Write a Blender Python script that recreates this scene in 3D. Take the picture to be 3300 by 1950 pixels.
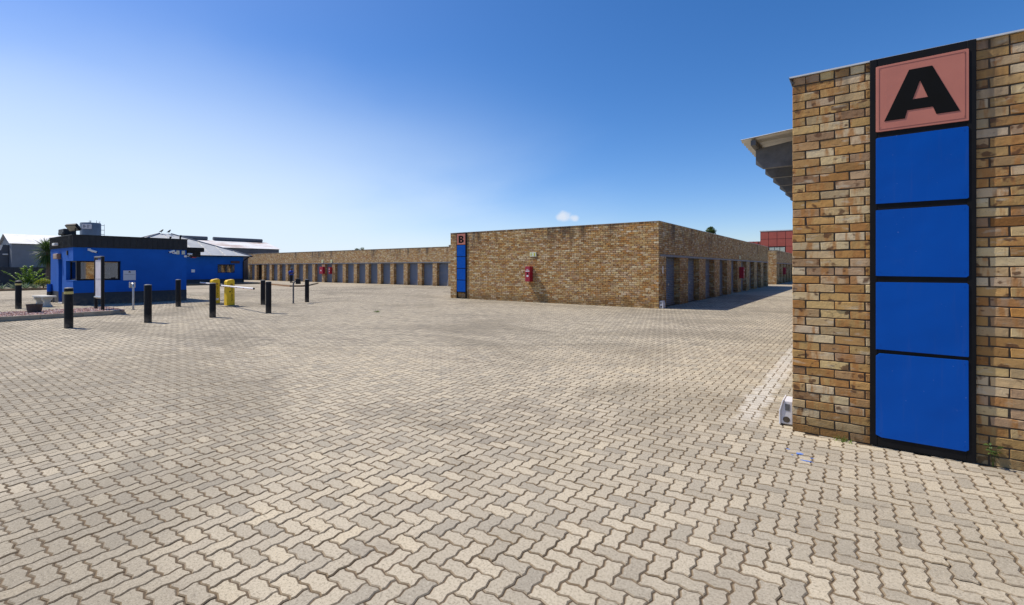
import bpy, bmesh, math, random
import numpy as np
from mathutils import Vector, Matrix, noise as mnoise
from mathutils.geometry import tessellate_polygon

random.seed(7); rng = np.random.default_rng(7)
for o in list(bpy.data.objects): bpy.data.objects.remove(o)
SC = bpy.context.scene
COL = SC.collection
R = math.radians

# ------------------------------------------------------------------ camera
cd = bpy.data.cameras.new('camera'); cam = bpy.data.objects.new('camera', cd); COL.objects.link(cam)
cam.location = (0, 0, 1.64); cam.rotation_euler = (R(90), 0, R(36.17))
cd.sensor_width = 36; cd.lens = 36*1520/3300; cd.shift_y = -111/3300; cd.clip_start = .05; cd.clip_end = 3000
SC.camera = cam
SC.render.resolution_x, SC.render.resolution_y = 1024, 605
SC.render.engine = 'CYCLES'

# ------------------------------------------------------------------ sun + sky
SUN = Vector((-2.40, -.72, 3.56)).normalized()          # towards the sun
sd = bpy.data.lights.new('sun', 'SUN'); sun = bpy.data.objects.new('sun', sd); COL.objects.link(sun)
sd.energy = 4.7; sd.angle = R(.53); sd.color = (1, .925, .80)
sun.rotation_euler = SUN.to_track_quat('Z', 'Y').to_euler(); sun.location = (-20, -10, 40)
W = bpy.data.worlds.new('World'); SC.world = W; W.use_nodes = True
wt = W.node_tree; wt.nodes.clear()
def wn(t, **k):
    n = wt.nodes.new(t)
    for a, b in k.items(): setattr(n, a, b)
    return n
def wl(a, b): wt.links.new(a, b)
sky = wn('ShaderNodeTexSky', sky_type='NISHITA')
sky.sun_disc = False; sky.sun_elevation = math.asin(SUN.z); sky.sun_rotation = math.atan2(SUN.x, SUN.y)
sky.altitude = 1500; sky.air_density = 1.0; sky.dust_density = 2.2; sky.ozone_density = 2.0
bg = wn('ShaderNodeBackground'); bg.inputs['Strength'].default_value = .135
out = wn('ShaderNodeOutputWorld')
tc = wn('ShaderNodeTexCoord')
def wmath(op, a, b=None, c=None):
    n = wn('ShaderNodeMath', operation=op)
    for i, v in enumerate((a, b, c)):
        if v is None: continue
        if isinstance(v, (int, float)): n.inputs[i].default_value = v
        else: wl(v, n.inputs[i])
    return n.outputs[0]
def wdot(vec):
    n = wn('ShaderNodeVectorMath', operation='DOT_PRODUCT'); wl(tc.outputs['Generated'], n.inputs[0]); n.inputs[1].default_value = vec
    return n.outputs['Value']
hs = wn('ShaderNodeHueSaturation'); hs.inputs['Saturation'].default_value = 1.34; hs.inputs['Value'].default_value = 1.0
tint = wn('ShaderNodeMix', data_type='RGBA', blend_type='MULTIPLY'); tint.inputs['Factor'].default_value = 1
wl(sky.outputs[0], tint.inputs['A']); tint.inputs['B'].default_value = (1.0, .965, 1.02, 1)
wl(tint.outputs['Result'], hs.inputs['Color'])
# one small cumulus, a fixed bearing in the sky, and a thin veil of cirrus
ang = R(36.17) - math.atan((1826-1650)/1520)
fw = Vector((-math.sin(ang), math.cos(ang), 0)); rt = Vector((fw.y, -fw.x, 0))
f_ = wdot(fw); a_ = wmath('DIVIDE', wdot(rt), f_); b_ = wmath('DIVIDE', wdot(Vector((0, 0, 1))), f_)
nz = wn('ShaderNodeTexNoise'); nz.inputs['Scale'].default_value = 55; nz.inputs['Detail'].default_value = 5
wl(tc.outputs['Generated'], nz.inputs['Vector'])
def blob(cx, cy, rx, ry):
    dx = wmath('DIVIDE', wmath('SUBTRACT', a_, cx), rx); dy = wmath('DIVIDE', wmath('SUBTRACT', b_, cy), ry)
    return wmath('SUBTRACT', 1, wmath('ADD', wmath('MULTIPLY', dx, dx), wmath('MULTIPLY', dy, dy)))
cl = wmath('MAXIMUM', blob(-.006, .109, .021, .0125), blob(.014, .1055, .014, .0085))
cl = wmath('ADD', cl, wmath('MULTIPLY', wmath('SUBTRACT', nz.outputs[0], .5), 2.6))
mr = wn('ShaderNodeMapRange', interpolation_type='SMOOTHSTEP'); mr.inputs['From Min'].default_value = -.1; mr.inputs['From Max'].default_value = 1.3
mr.inputs['To Max'].default_value = .9
wl(cl, mr.inputs['Value'])
cmask = wmath('MULTIPLY', mr.outputs[0], wmath('GREATER_THAN', f_, 0))
mp = wn('ShaderNodeMapping'); mp.inputs['Scale'].default_value = (1.1, 1.1, 3.0); wl(tc.outputs['Generated'], mp.inputs['Vector'])
nv = wn('ShaderNodeTexNoise'); nv.inputs['Scale'].default_value = 1.3; nv.inputs['Detail'].default_value = 5; nv.inputs['Distortion'].default_value = .3
wl(mp.outputs[0], nv.inputs['Vector'])
# a veil of thin high cloud that thickens towards the west-south-west, where the sun stands
west = wdot(Vector((-.995, .10, .08)).normalized())
mv = wn('ShaderNodeMapRange', interpolation_type='SMOOTHSTEP'); mv.inputs['From Min'].default_value = .50; mv.inputs['From Max'].default_value = 1.10
mv.inputs['To Max'].default_value = .97
wl(wmath('ADD', west, wmath('MULTIPLY', wmath('SUBTRACT', nv.outputs[0], .5), .55)), mv.inputs['Value'])
zm = wn('ShaderNodeMapRange', interpolation_type='SMOOTHSTEP'); zm.inputs['From Min'].default_value = .42; zm.inputs['From Max'].default_value = .10
wl(wmath('ADD', wdot(Vector((0, 0, 1))), wmath('MULTIPLY', wmath('SUBTRACT', nv.outputs[0], .5), .25)), zm.inputs['Value'])
m1 = wn('ShaderNodeMix', data_type='RGBA'); wl(wmath('MULTIPLY', mv.outputs[0], zm.outputs[0]), m1.inputs['Factor']); wl(hs.outputs[0], m1.inputs['A']); m1.inputs['B'].default_value = (4.9, 5.75, 6.7, 1)
m2 = wn('ShaderNodeMix', data_type='RGBA'); wl(cmask, m2.inputs['Factor']); wl(m1.outputs['Result'], m2.inputs['A']); m2.inputs['B'].default_value = (4.9, 5.3, 6.0, 1)
wl(m2.outputs['Result'], bg.inputs['Color']); wl(bg.outputs[0], out.inputs[0])
SC.view_settings.view_transform = 'Standard'; SC.view_settings.look = 'None'
SC.view_settings.exposure = .18; SC.view_settings.gamma = 1

# ------------------------------------------------------------------ materials
def nodes(name):
    m = bpy.data.materials.new(name); m.use_nodes = True
    t = m.node_tree; p = t.nodes['Principled BSDF']
    return m, t, p
class G:
    """small node-writing helper"""
    def __init__(s, t): s.t = t
    def n(s, ty, **k):
        x = s.t.nodes.new(ty)
        for a, b in k.items(): setattr(x, a, b)
        return x
    def set(s, sock, v):
        if isinstance(v, bpy.types.NodeSocket): s.t.links.new(v, sock)
        else: sock.default_value = v
    def math(s, op, *v, clamp=False):
        x = s.n('ShaderNodeMath', operation=op); x.use_clamp = clamp
        for i, a in enumerate(v): s.set(x.inputs[i], a)
        return x.outputs[0]
    def noise(s, vec, scale, detail=3, rough=.5, dist=0):
        x = s.n('ShaderNodeTexNoise'); s.set(x.inputs['Vector'], vec)
        x.inputs['Scale'].default_value = scale; x.inputs['Detail'].default_value = detail
        x.inputs['Roughness'].default_value = rough; x.inputs['Distortion'].default_value = dist
        return x.outputs[0]
    def ramp(s, fac, stops, interp='LINEAR'):
        x = s.n('ShaderNodeValToRGB'); cr = x.color_ramp; cr.interpolation = interp
        while len(cr.elements) < len(stops): cr.elements.new(.5)
        for e, (p, c) in zip(cr.elements, stops):
            e.position = p; e.color = (*c, 1) if len(c) == 3 else c
        s.set(x.inputs[0], fac); return x.outputs[0]
    def mix(s, fac, a, b, mode='MIX'):
        x = s.n('ShaderNodeMix', data_type='RGBA', blend_type=mode)
        s.set(x.inputs['Factor'], fac)
        for k, v in (('A', a), ('B', b)):
            s.set(x.inputs[k], (*v, 1) if isinstance(v, tuple) and len(v) == 3 else v)
        return x.outputs['Result']
    def range(s, v, a, b, c=0., d=1., smooth=True):
        x = s.n('ShaderNodeMapRange', interpolation_type='SMOOTHSTEP' if smooth else 'LINEAR')
        s.set(x.inputs['Value'], v)
        for k, q in (('From Min', a), ('From Max', b), ('To Min', c), ('To Max', d)): x.inputs[k].default_value = q
        return x.outputs[0]
    def pos(s):
        return s.n('ShaderNodeNewGeometry').outputs['Position']
    def mapping(s, vec, scale=(1, 1, 1), loc=(0, 0, 0)):
        x = s.n('ShaderNodeMapping'); s.set(x.inputs['Vector'], vec); x.inputs['Scale'].default_value = scale; s.set(x.inputs['Location'], loc); return x.outputs[0]
    def bump(s, h, strength, dist, p):
        x = s.n('ShaderNodeBump'); s.set(x.inputs['Height'], h); x.inputs['Strength'].default_value = strength; x.inputs['Distance'].default_value = dist
        s.t.links.new(x.outputs[0], p.inputs['Normal'])
def mat(name, col, rough=.6, var=.12, scale=3., bump=.0, metal=0., bscale=60., spec=.5, coat=0):
    m, t, p = nodes(name); g = G(t); P = g.pos()
    n1 = g.noise(P, scale, 5, .6)
    lo = tuple(c*(1-var) for c in col); hi = tuple(min(1, c*(1+var)) for c in col)
    c = g.ramp(n1, [(.3, lo), (.7, hi)])
    g.set(p.inputs['Base Color'], c)
    g.set(p.inputs['Roughness'], g.range(g.noise(P, scale*2.3, 3), .3, .7, max(.02, rough-.08), min(1, rough+.08)))
    p.inputs['Metallic'].default_value = metal; p.inputs['Specular IOR Level'].default_value = spec
    if coat: p.inputs['Coat Weight'].default_value = coat
    if bump: g.bump(g.noise(P, bscale, 4), bump, .01, p)
    return m

BR = [(.0, (.37, .18, .05)), (.12, (.56, .375, .145)), (.24, (.49, .235, .06)), (.36, (.62, .455, .20)), (.48, (.48, .32, .19)),
      (.60, (.57, .39, .155)), (.72, (.67, .545, .325)), (.84, (.46, .26, .085)), (1., (.45, .295, .175))]
def brick_color(g, P, rnd, rv):
    """colour inside one brick: base tone from its random number, burnt patches, bands and speckle"""
    base = g.ramp(rnd, BR)
    val = g.math('FRACT', g.math('MULTIPLY', rnd, 23.7))
    base = g.mix(1., base, g.ramp(val, [(0, (.62, .56, .52)), (.35, (.88, .85, .82)), (.7, (1., 1., 1.)), (1, (1., 1., 1.))]), 'MULTIPLY')
    base = g.mix(g.range(val, .82, .95, 0, .5), base, (.70, .60, .42))
    Q = g.n('ShaderNodeVectorMath', operation='ADD'); g.set(Q.inputs[0], P); g.set(Q.inputs[1], rv); Q = Q.outputs[0]
    band = g.noise(g.mapping(Q, (9, 9, 2)), 1, 3, .6)
    c = g.mix(g.range(band, .51, .64, 0, .85), base, (.40, .185, .055))
    c = g.mix(g.range(g.noise(g.mapping(Q, (11, 11, 14)), 1, 2), .595, .69, 0, .85), c, (.12, .055, .025))
    c = g.mix(g.range(g.noise(g.mapping(Q, (6, 6, 20)), 1, 3), .58, .72, 0, .55), c, (.58, .50, .36))
    c = g.mix(g.range(g.noise(Q, 130, 3, .7), .60, .70, 0, .5), c, (.10, .06, .035))
    return c, Q
def wall_weather(g, P, c):
    sx = g.n('ShaderNodeSeparateXYZ'); g.set(sx.inputs[0], P)
    st = g.noise(g.mapping(P, (1.5, 1.5, .28)), 1, 5, .65)
    top = g.range(sx.outputs[2], 2.2, 3.5)
    c = g.mix(g.math('MULTIPLY', g.range(st, .50, .66, 0, .8), top), c, (.06, .045, .035))
    low = g.math('MULTIPLY', g.range(sx.outputs[2], .55, .0), g.range(g.noise(P, 2.2, 4), .30, .60, .1, .7))
    return g.mix(low, c, (.14, .085, .03))
def brick_piece_mat(name, use_object):
    m, t, p = nodes(name); g = G(t)
    if use_object:
        oi = g.n('ShaderNodeObjectInfo'); r = oi.outputs['Random']
        cb = g.n('ShaderNodeCombineXYZ')
        for i, k in enumerate((37., 91., 53.)): g.set(cb.inputs[i], g.math('MULTIPLY', r, k))
        rv = cb.outputs[0]; tr = g.math('FRACT', g.math('MULTIPLY', r, 7.31))
    else:
        at = g.n('ShaderNodeAttribute', attribute_name='rnd'); tr = g.n('ShaderNodeSeparateColor')
        g.set(tr.inputs[0], at.outputs['Color']); tr = tr.outputs[0]
        vm = g.n('ShaderNodeVectorMath', operation='SCALE'); g.set(vm.inputs[0], at.outputs['Vector']); vm.inputs['Scale'].default_value = 60; rv = vm.outputs[0]
    P = g.pos()
    c, Q = brick_color(g, P, tr, rv)
    g.set(p.inputs['Base Color'], wall_weather(g, P, c))
    p.inputs['Roughness'].default_value = .85; p.inputs['Specular IOR Level'].default_value = .3
    h = g.math('ADD', g.noise(Q, 22, 3), g.math('MULTIPLY', g.noise(Q, 120, 3, .65), .5))
    g.bump(h, .8, .008, p)
    return m
M_BRICK_O = brick_piece_mat('brick_single', True)
M_BRICK = brick_piece_mat('brick_joined', False)
def brick_tex_mat():
    m, t, p = nodes('brickwork_far'); g = G(t); P = g.pos()
    s = g.n('ShaderNodeSeparateXYZ'); g.set(s.inputs[0], P)
    cb = g.n('ShaderNodeCombineXYZ'); g.set(cb.inputs[0], g.math('ADD', s.outputs[0], s.outputs[1])); g.set(cb.inputs[1], s.outputs[2])
    bt = g.n('ShaderNodeTexBrick'); g.set(bt.inputs['Vector'], cb.outputs[0])
    bt.inputs['Color1'].default_value = (0, 0, 0, 1); bt.inputs['Color2'].default_value = (1, 1, 1, 1); bt.inputs['Mortar'].default_value = (.5, .5, .5, 1)
    bt.inputs['Scale'].default_value = 1; bt.inputs['Brick Width'].default_value = .236; bt.inputs['Row Height'].default_value = .0825
    bt.inputs['Mortar Size'].default_value = .0055; bt.inputs['Mortar Smooth'].default_value = .2; bt.inputs['Bias'].default_value = 0
    c, Q = brick_color(g, P, g.math('FRACT', g.math('MULTIPLY', bt.outputs['Color'], 1.0)), (0., 0., 0.))
    c = wall_weather(g, P, g.mix(bt.outputs['Fac'], c, (.075, .058, .042)))
    g.set(p.inputs['Base Color'], c); p.inputs['Roughness'].default_value = .88
    g.bump(g.math('SUBTRACT', g.noise(P, 40, 3), bt.outputs['Fac']), .6, .008, p)
    return m
M_BRICKTEX = brick_tex_mat()
M_MORTAR = mat('mortar', (.072, .055, .038), .95, .25, 6, .4)
M_COPE = mat('galvanised_coping', (.62, .63, .62), .45, .1, 5, metal=.2)
M_STEELGREY = mat('lintel_paint', (.155, .165, .185), .5, .1, 3)
def roller_mat():
    m, t, p = nodes('roller_door_paint'); g = G(t); P = g.pos(); sz = g.n('ShaderNodeSeparateXYZ'); g.set(sz.inputs[0], P)
    r = g.n('ShaderNodeObjectInfo').outputs['Random']
    c = g.mix(r, (.155, .185, .235), (.20, .235, .295))
    c = g.mix(g.range(g.noise(g.mapping(P, (3, 3, .5)), 1, 5, .6), .5, .75, 0, .3), c, (.28, .29, .30))
    c = g.mix(g.math('MULTIPLY', g.range(sz.outputs[2], .45, 0), g.noise(P, 4, 4)), c, (.30, .25, .18))
    g.set(p.inputs['Base Color'], c); p.inputs['Roughness'].default_value = .45; return m
M_ROLLER = roller_mat()
M_BEAM = mat('beam_steel', (.10, .105, .11), .6, .3, 8, .2)
M_SHEET = mat('roof_sheet', (.55, .55, .52), .42, .12, 2, metal=.35)
def black_mat():
    m, t, p = nodes('black_paint'); g = G(t); P = g.pos(); sz = g.n('ShaderNodeSeparateXYZ'); g.set(sz.inputs[0], P)
    c = g.mix(g.range(g.noise(g.mapping(P, (14, 14, 5)), 1, 5, .7), .58, .72, 0, .5), (.0075, .0075, .0085), (.06, .056, .05))
    dust = g.math('MULTIPLY', g.range(sz.outputs[2], .30, .0), g.range(g.noise(P, 9, 4), .3, .7, .25, .9))
    c = g.mix(dust, c, (.17, .135, .095))
    g.set(p.inputs['Base Color'], c); p.inputs['Roughness'].default_value = .5; p.inputs['Specular IOR Level'].default_value = .25; return m
M_BLACK = black_mat()
M_BLACKSIGN = mat('sign_black', (.007, .007, .008), .6, .25, 5, spec=.15)
def blue_panel_mat(name, col):
    m, t, p = nodes(name); g = G(t); P = g.pos()
    c = g.mix(g.range(g.noise(P, 1.3, 4), .3, .7, 0, .5), col, tuple(k*.86 for k in col))
    c = g.mix(g.range(g.noise(g.mapping(P, (16, 16, .9)), 1, 5, .7), .55, .8, 0, .22), c, tuple(k*.6+.05 for k in col))
    c = g.mix(g.range(g.noise(P, 5, 6, .75), .6, .85, 0, .05), c, (.42, .40, .36))
    c = g.mix(g.range(g.noise(P, 40, 2), .76, .78, 0, .35), c, (.25, .36, .62))
    g.set(p.inputs['Base Color'], c); g.set(p.inputs['Roughness'], g.range(g.noise(P, 3, 4), .3, .7, .34, .52)); p.inputs['Specular IOR Level'].default_value = .12
    g.bump(g.noise(P, 2.4, 2), .22, .05, p)
    return m
M_BLUEPANEL = blue_panel_mat('sign_blue', (.001, .078, .41))
M_PINK = blue_panel_mat('sign_pink', (.52, .195, .145))
M_PINKLINE = mat('sign_pink_line', (.20, .065, .055), .6)
def plaster_mat(name, col, dirt):
    m, t, p = nodes(name); g = G(t); P = g.pos(); sz = g.n('ShaderNodeSeparateXYZ'); g.set(sz.inputs[0], P)
    c = g.ramp(g.noise(P, .8, 5, .6), [(.3, tuple(k*.86 for k in col)), (.7, tuple(k*1.1 for k in col))])
    c = g.mix(g.range(g.noise(g.mapping(P, (5, 5, .5)), 1, 5, .65), .56, .78, 0, .3), c, tuple(k*.45+.02 for k in col))
    c = g.mix(g.math('MULTIPLY', g.range(sz.outputs[2], .5, .0), g.range(g.noise(P, 5, 5, .7), .35, .7, .1, .8)), c, dirt)
    g.set(p.inputs['Base Color'], c); p.inputs['Roughness'].default_value = .8; p.inputs['Specular IOR Level'].default_value = .2
    g.bump(g.noise(P, 45, 4), .2, .01, p); return m
M_BLUEWALL = plaster_mat('blue_wall_paint', (.010, .110, .46), (.10, .12, .16))
M_DADO = plaster_mat('dado_grey', (.050, .058, .070), (.20, .165, .12))
M_CLAD = mat('dark_cladding', (.026, .027, .029), .55, .12, 2, spec=.25)
M_WHITE = mat('white_paint', (.78, .78, .76), .5, .06, 4)
M_PLASTIC = mat('pale_plastic', (.60, .60, .63), .45, .06, 5)
M_DARKGLASS = None
def glass_mat(name, col):
    m, t, p = nodes(name); g = G(t)
    gl = g.n('ShaderNodeBsdfGlossy'); gl.inputs['Roughness'].default_value = .02; gl.inputs['Color'].default_value = (.9, .9, .9, 1)
    tr = g.n('ShaderNodeBsdfTransparent'); tr.inputs['Color'].default_value = (*col, 1)
    mx = g.n('ShaderNodeMixShader'); mx.inputs[0].default_value = .34
    t.links.new(tr.outputs[0], mx.inputs[1]); t.links.new(gl.outputs[0], mx.inputs[2]); t.links.new(mx.outputs[0], t.nodes['Material Output'].inputs[0])
    return m
M_GLASS = glass_mat('window_glass', (.5, .52, .55))
M_RED = mat('fire_box_red', (.34, .008, .030), .4, .12, 4)
M_TEXTW = mat('white_print', (.72, .72, .74), .6, .05)
M_TEXTK = mat('black_print', (.006, .006, .006), .7, .05, spec=.1)
M_LUME = mat('luminous_sign_face', (.62, .66, .50), .5, .05)
M_LUMEY = mat('sign_yellow_print', (.50, .48, .03), .6, .05)
M_YELLOW = mat('barrier_yellow', (.80, .52, .012), .4, .07, 4)
M_BAND = mat('band_yellow', (.62, .50, .16), .6, .1)
M_KERB = mat('kerb_concrete', (.36, .305, .225), .9, .2, 3, .3)
M_KERBTOP = M_KERB
M_KERBRED = mat('kerb_brown', (.26, .15, .075), .9, .25, 3, .3)
M_STONE = mat('red_gravel', (.36, .19, .14), .9, .45, 9, .3)
M_CONC = mat('cast_concrete', (.50, .49, .45), .85, .14, 6, .35)
M_BOWL = mat('bowl_charcoal', (.05, .045, .045), .75, .2, 5)
M_ALU = mat('brushed_metal', (.50, .50, .50), .35, .1, 6, metal=.8)
M_SOIL = mat('bed_soil', (.20, .14, .085), .95, .35, 3, .5)
M_RUBBER = M_BLACK
M_ROOFGREY = mat('hip_roof_sheet', (.47, .48, .47), .5, .14, .9)
M_RUST = None
def rust_roof():
    m, t, p = nodes('rusty_roof'); g = G(t); P = g.pos()
    n = g.noise(g.mapping(P, (.22, .22, 1.2)), 1, 6, .7)
    c = g.ramp(n, [(.46, (.70, .71, .71)), (.56, (.56, .50, .46)), (.70, (.28, .16, .11))])
    g.set(p.inputs['Base Color'], c); p.inputs['Roughness'].default_value = .6
    return m
M_RUST = rust_roof()
M_WALLGREY = mat('cladding_grey', (.17, .19, .215), .6, .08, .6)
M_WALLDARK = mat('cladding_blue_grey', (.075, .087, .105), .6, .08, .6)
M_PALEROOF = mat('pale_roof', (.70, .70, .69), .6, .2, .3)
M_FENCE = mat('fence_grey', (.040, .047, .058), .8, .2, 1.5)
M_TANK = mat('tank_blue_grey', (.13, .17, .22), .6, .15, .8)
M_REDPANEL = mat('red_panel', (.36, .075, .048), .45, .08, .8)
M_REDDARK = mat('panel_joint', (.035, .015, .018), .7)
M_BARK = mat('bark', (.14, .10, .07), .95, .3, 12, .5)
def leaf_mat(name, a, b):
    m, t, p = nodes(name); g = G(t)
    at = g.n('ShaderNodeAttribute', attribute_name='rnd'); s = g.n('ShaderNodeSeparateColor'); g.set(s.inputs[0], at.outputs['Color'])
    g.set(p.inputs['Base Color'], g.mix(s.outputs[0], a, b)); p.inputs['Roughness'].default_value = .45
    p.inputs['Subsurface Weight'].default_value = 0
    tr = g.n('ShaderNodeBsdfTranslucent'); g.set(tr.inputs[0], g.mix(s.outputs[0], a, b))
    mx = g.n('ShaderNodeMixShader'); mx.inputs[0].default_value = .42
    t.links.new(p.outputs[0], mx.inputs[1]); t.links.new(tr.outputs[0], mx.inputs[2])
    t.links.new(mx.outputs[0], t.nodes['Material Output'].inputs[0])
    return m
M_LEAF = leaf_mat('leaf_bright', (.09, .22, .014), (.32, .48, .035))
M_LEAFDARK = leaf_mat('leaf_dark', (.03, .07, .018), (.11, .17, .04))
M_LEAFGREY = leaf_mat('leaf_grey_green', (.10, .15, .09), (.26, .32, .22))
M_LEAFYEL = leaf_mat('leaf_yellow', (.14, .20, .01), (.34, .36, .02))
M_GRASS = leaf_mat('weed_green', (.05, .11, .015), (.20, .24, .05))
M_SKIN = mat('skin', (.13, .062, .038), .55, .05)
M_SHIRT = mat('blue_shirt', (.012, .05, .33), .8, .15, 9)
M_TROUSER = mat('dark_trousers', (.012, .013, .018), .85, .2, 9)
M_CAP = mat('grey_cap', (.10, .105, .11), .8, .1)
M_SPLASH = mat('blue_paint_drips', (.13, .23, .56), .6, .1)

def paver_mat(name, mode, edge=False):
    m, t, p = nodes(name); g = G(t); P = g.pos()
    if mode == 'object':
        r = g.n('ShaderNodeObjectInfo').outputs['Random']; r2 = g.math('FRACT', g.math('MULTIPLY', r, 13.7))
    elif mode == 'attr':
        at = g.n('ShaderNodeAttribute', attribute_name='rnd'); s = g.n('ShaderNodeSeparateColor'); g.set(s.inputs[0], at.outputs['Color'])
        r, r2 = s.outputs[0], s.outputs[1]
    else:
        vo = g.n('ShaderNodeTexVoronoi'); g.set(vo.inputs['Vector'], P); vo.inputs['Scale'].default_value = 7
        s = g.n('ShaderNodeSeparateColor'); g.set(s.inputs[0], vo.outputs['Color']); r, r2 = s.outputs[0], s.outputs[1]
    sp = g.n('ShaderNodeSeparateXYZ'); g.set(sp.inputs[0], P)
    big = g.noise(P, .34, 4, .6)
    tone = g.math('ADD', g.math('MULTIPLY', r, .64), g.math('MULTIPLY', g.range(big, .28, .72), .36))
    c = g.ramp(tone, [(.06, (.300, .263, .205)), (.3, (.400, .351, .268)), (.55, (.452, .395, .300)), (.8, (.488, .424, .315)), (.95, (.520, .446, .322))])
    c = g.mix(g.math('MULTIPLY', g.math('LESS_THAN', r2, .18), .5), c, (.282, .256, .208))
    # tyre and oil stains, dust
    st = g.range(g.noise(g.mapping(P, (.20, .34, 1)), 1, 6, .6, .6), .46, .64, 0, .56)
    c = g.mix(st, c, (.215, .188, .14))
    tr_ = g.range(g.noise(g.mapping(P, (.16, 1.5, 1)), 1, 4, .6, .5), .56, .72, 0, .4)
    c = g.mix(tr_, c, (.21, .18, .145))
    st2 = g.range(g.noise(P, 1.9, 5, .65), .57, .73, 0, .45)
    c = g.mix(st2, c, (.205, .175, .14))
    # pale cement slurry along the drain line by the brick corner
    edge_n = g.math('MULTIPLY', g.math('SUBTRACT', g.noise(P, 2.5, 4), .5), .35)
    bx = g.math('ABSOLUTE', g.math('ADD', g.math('ADD', sp.outputs[0], .99), edge_n))
    bandm = g.math('MULTIPLY', g.range(bx, .17, .07), g.math('MULTIPLY', g.range(sp.outputs[1], 5.2, 6.0), g.range(sp.outputs[1], 20., 9.)))
    c = g.mix(g.math('MULTIPLY', bandm, .6), c, (.60, .575, .53))
    speck = g.noise(P, 68, 5, .9)
    c = g.mix(g.range(speck, .52, .60, 0, .72), c, (.15, .13, .10))
    c = g.mix(g.range(speck, .45, .34, 0, .45), c, (.66, .61, .52))
    if edge: c = g.mix(g.math('ADD', g.math('MULTIPLY', r2, .5), .38), c, (.175, .125, .07))
    if mode == 'far':
        c = g.mix(.22, c, (.20, .155, .10))
    g.set(p.inputs['Base Color'], c); p.inputs['Roughness'].default_value = .92; p.inputs['Specular IOR Level'].default_value = .25
    if mode != 'far': g.bump(g.math('ADD', speck, g.math('MULTIPLY', g.noise(P, 55, 3), .6)), .5, .004, p)
    return m
M_PAV_A, M_PAV_AE = paver_mat('paver_joined', 'attr'), paver_mat('paver_joined_edge', 'attr', True)
M_PAV_O, M_PAV_OE = paver_mat('paver_single', 'object'), paver_mat('paver_single_edge', 'object', True)
M_PAV_F = paver_mat('paver_far', 'far')
M_JOINT = mat('joint_sand', (.105, .072, .042), .98, .4, 9, .5)
M_EARTH = mat('dry_earth', (.24, .19, .13), .98, .25, .2, .3)

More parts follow.
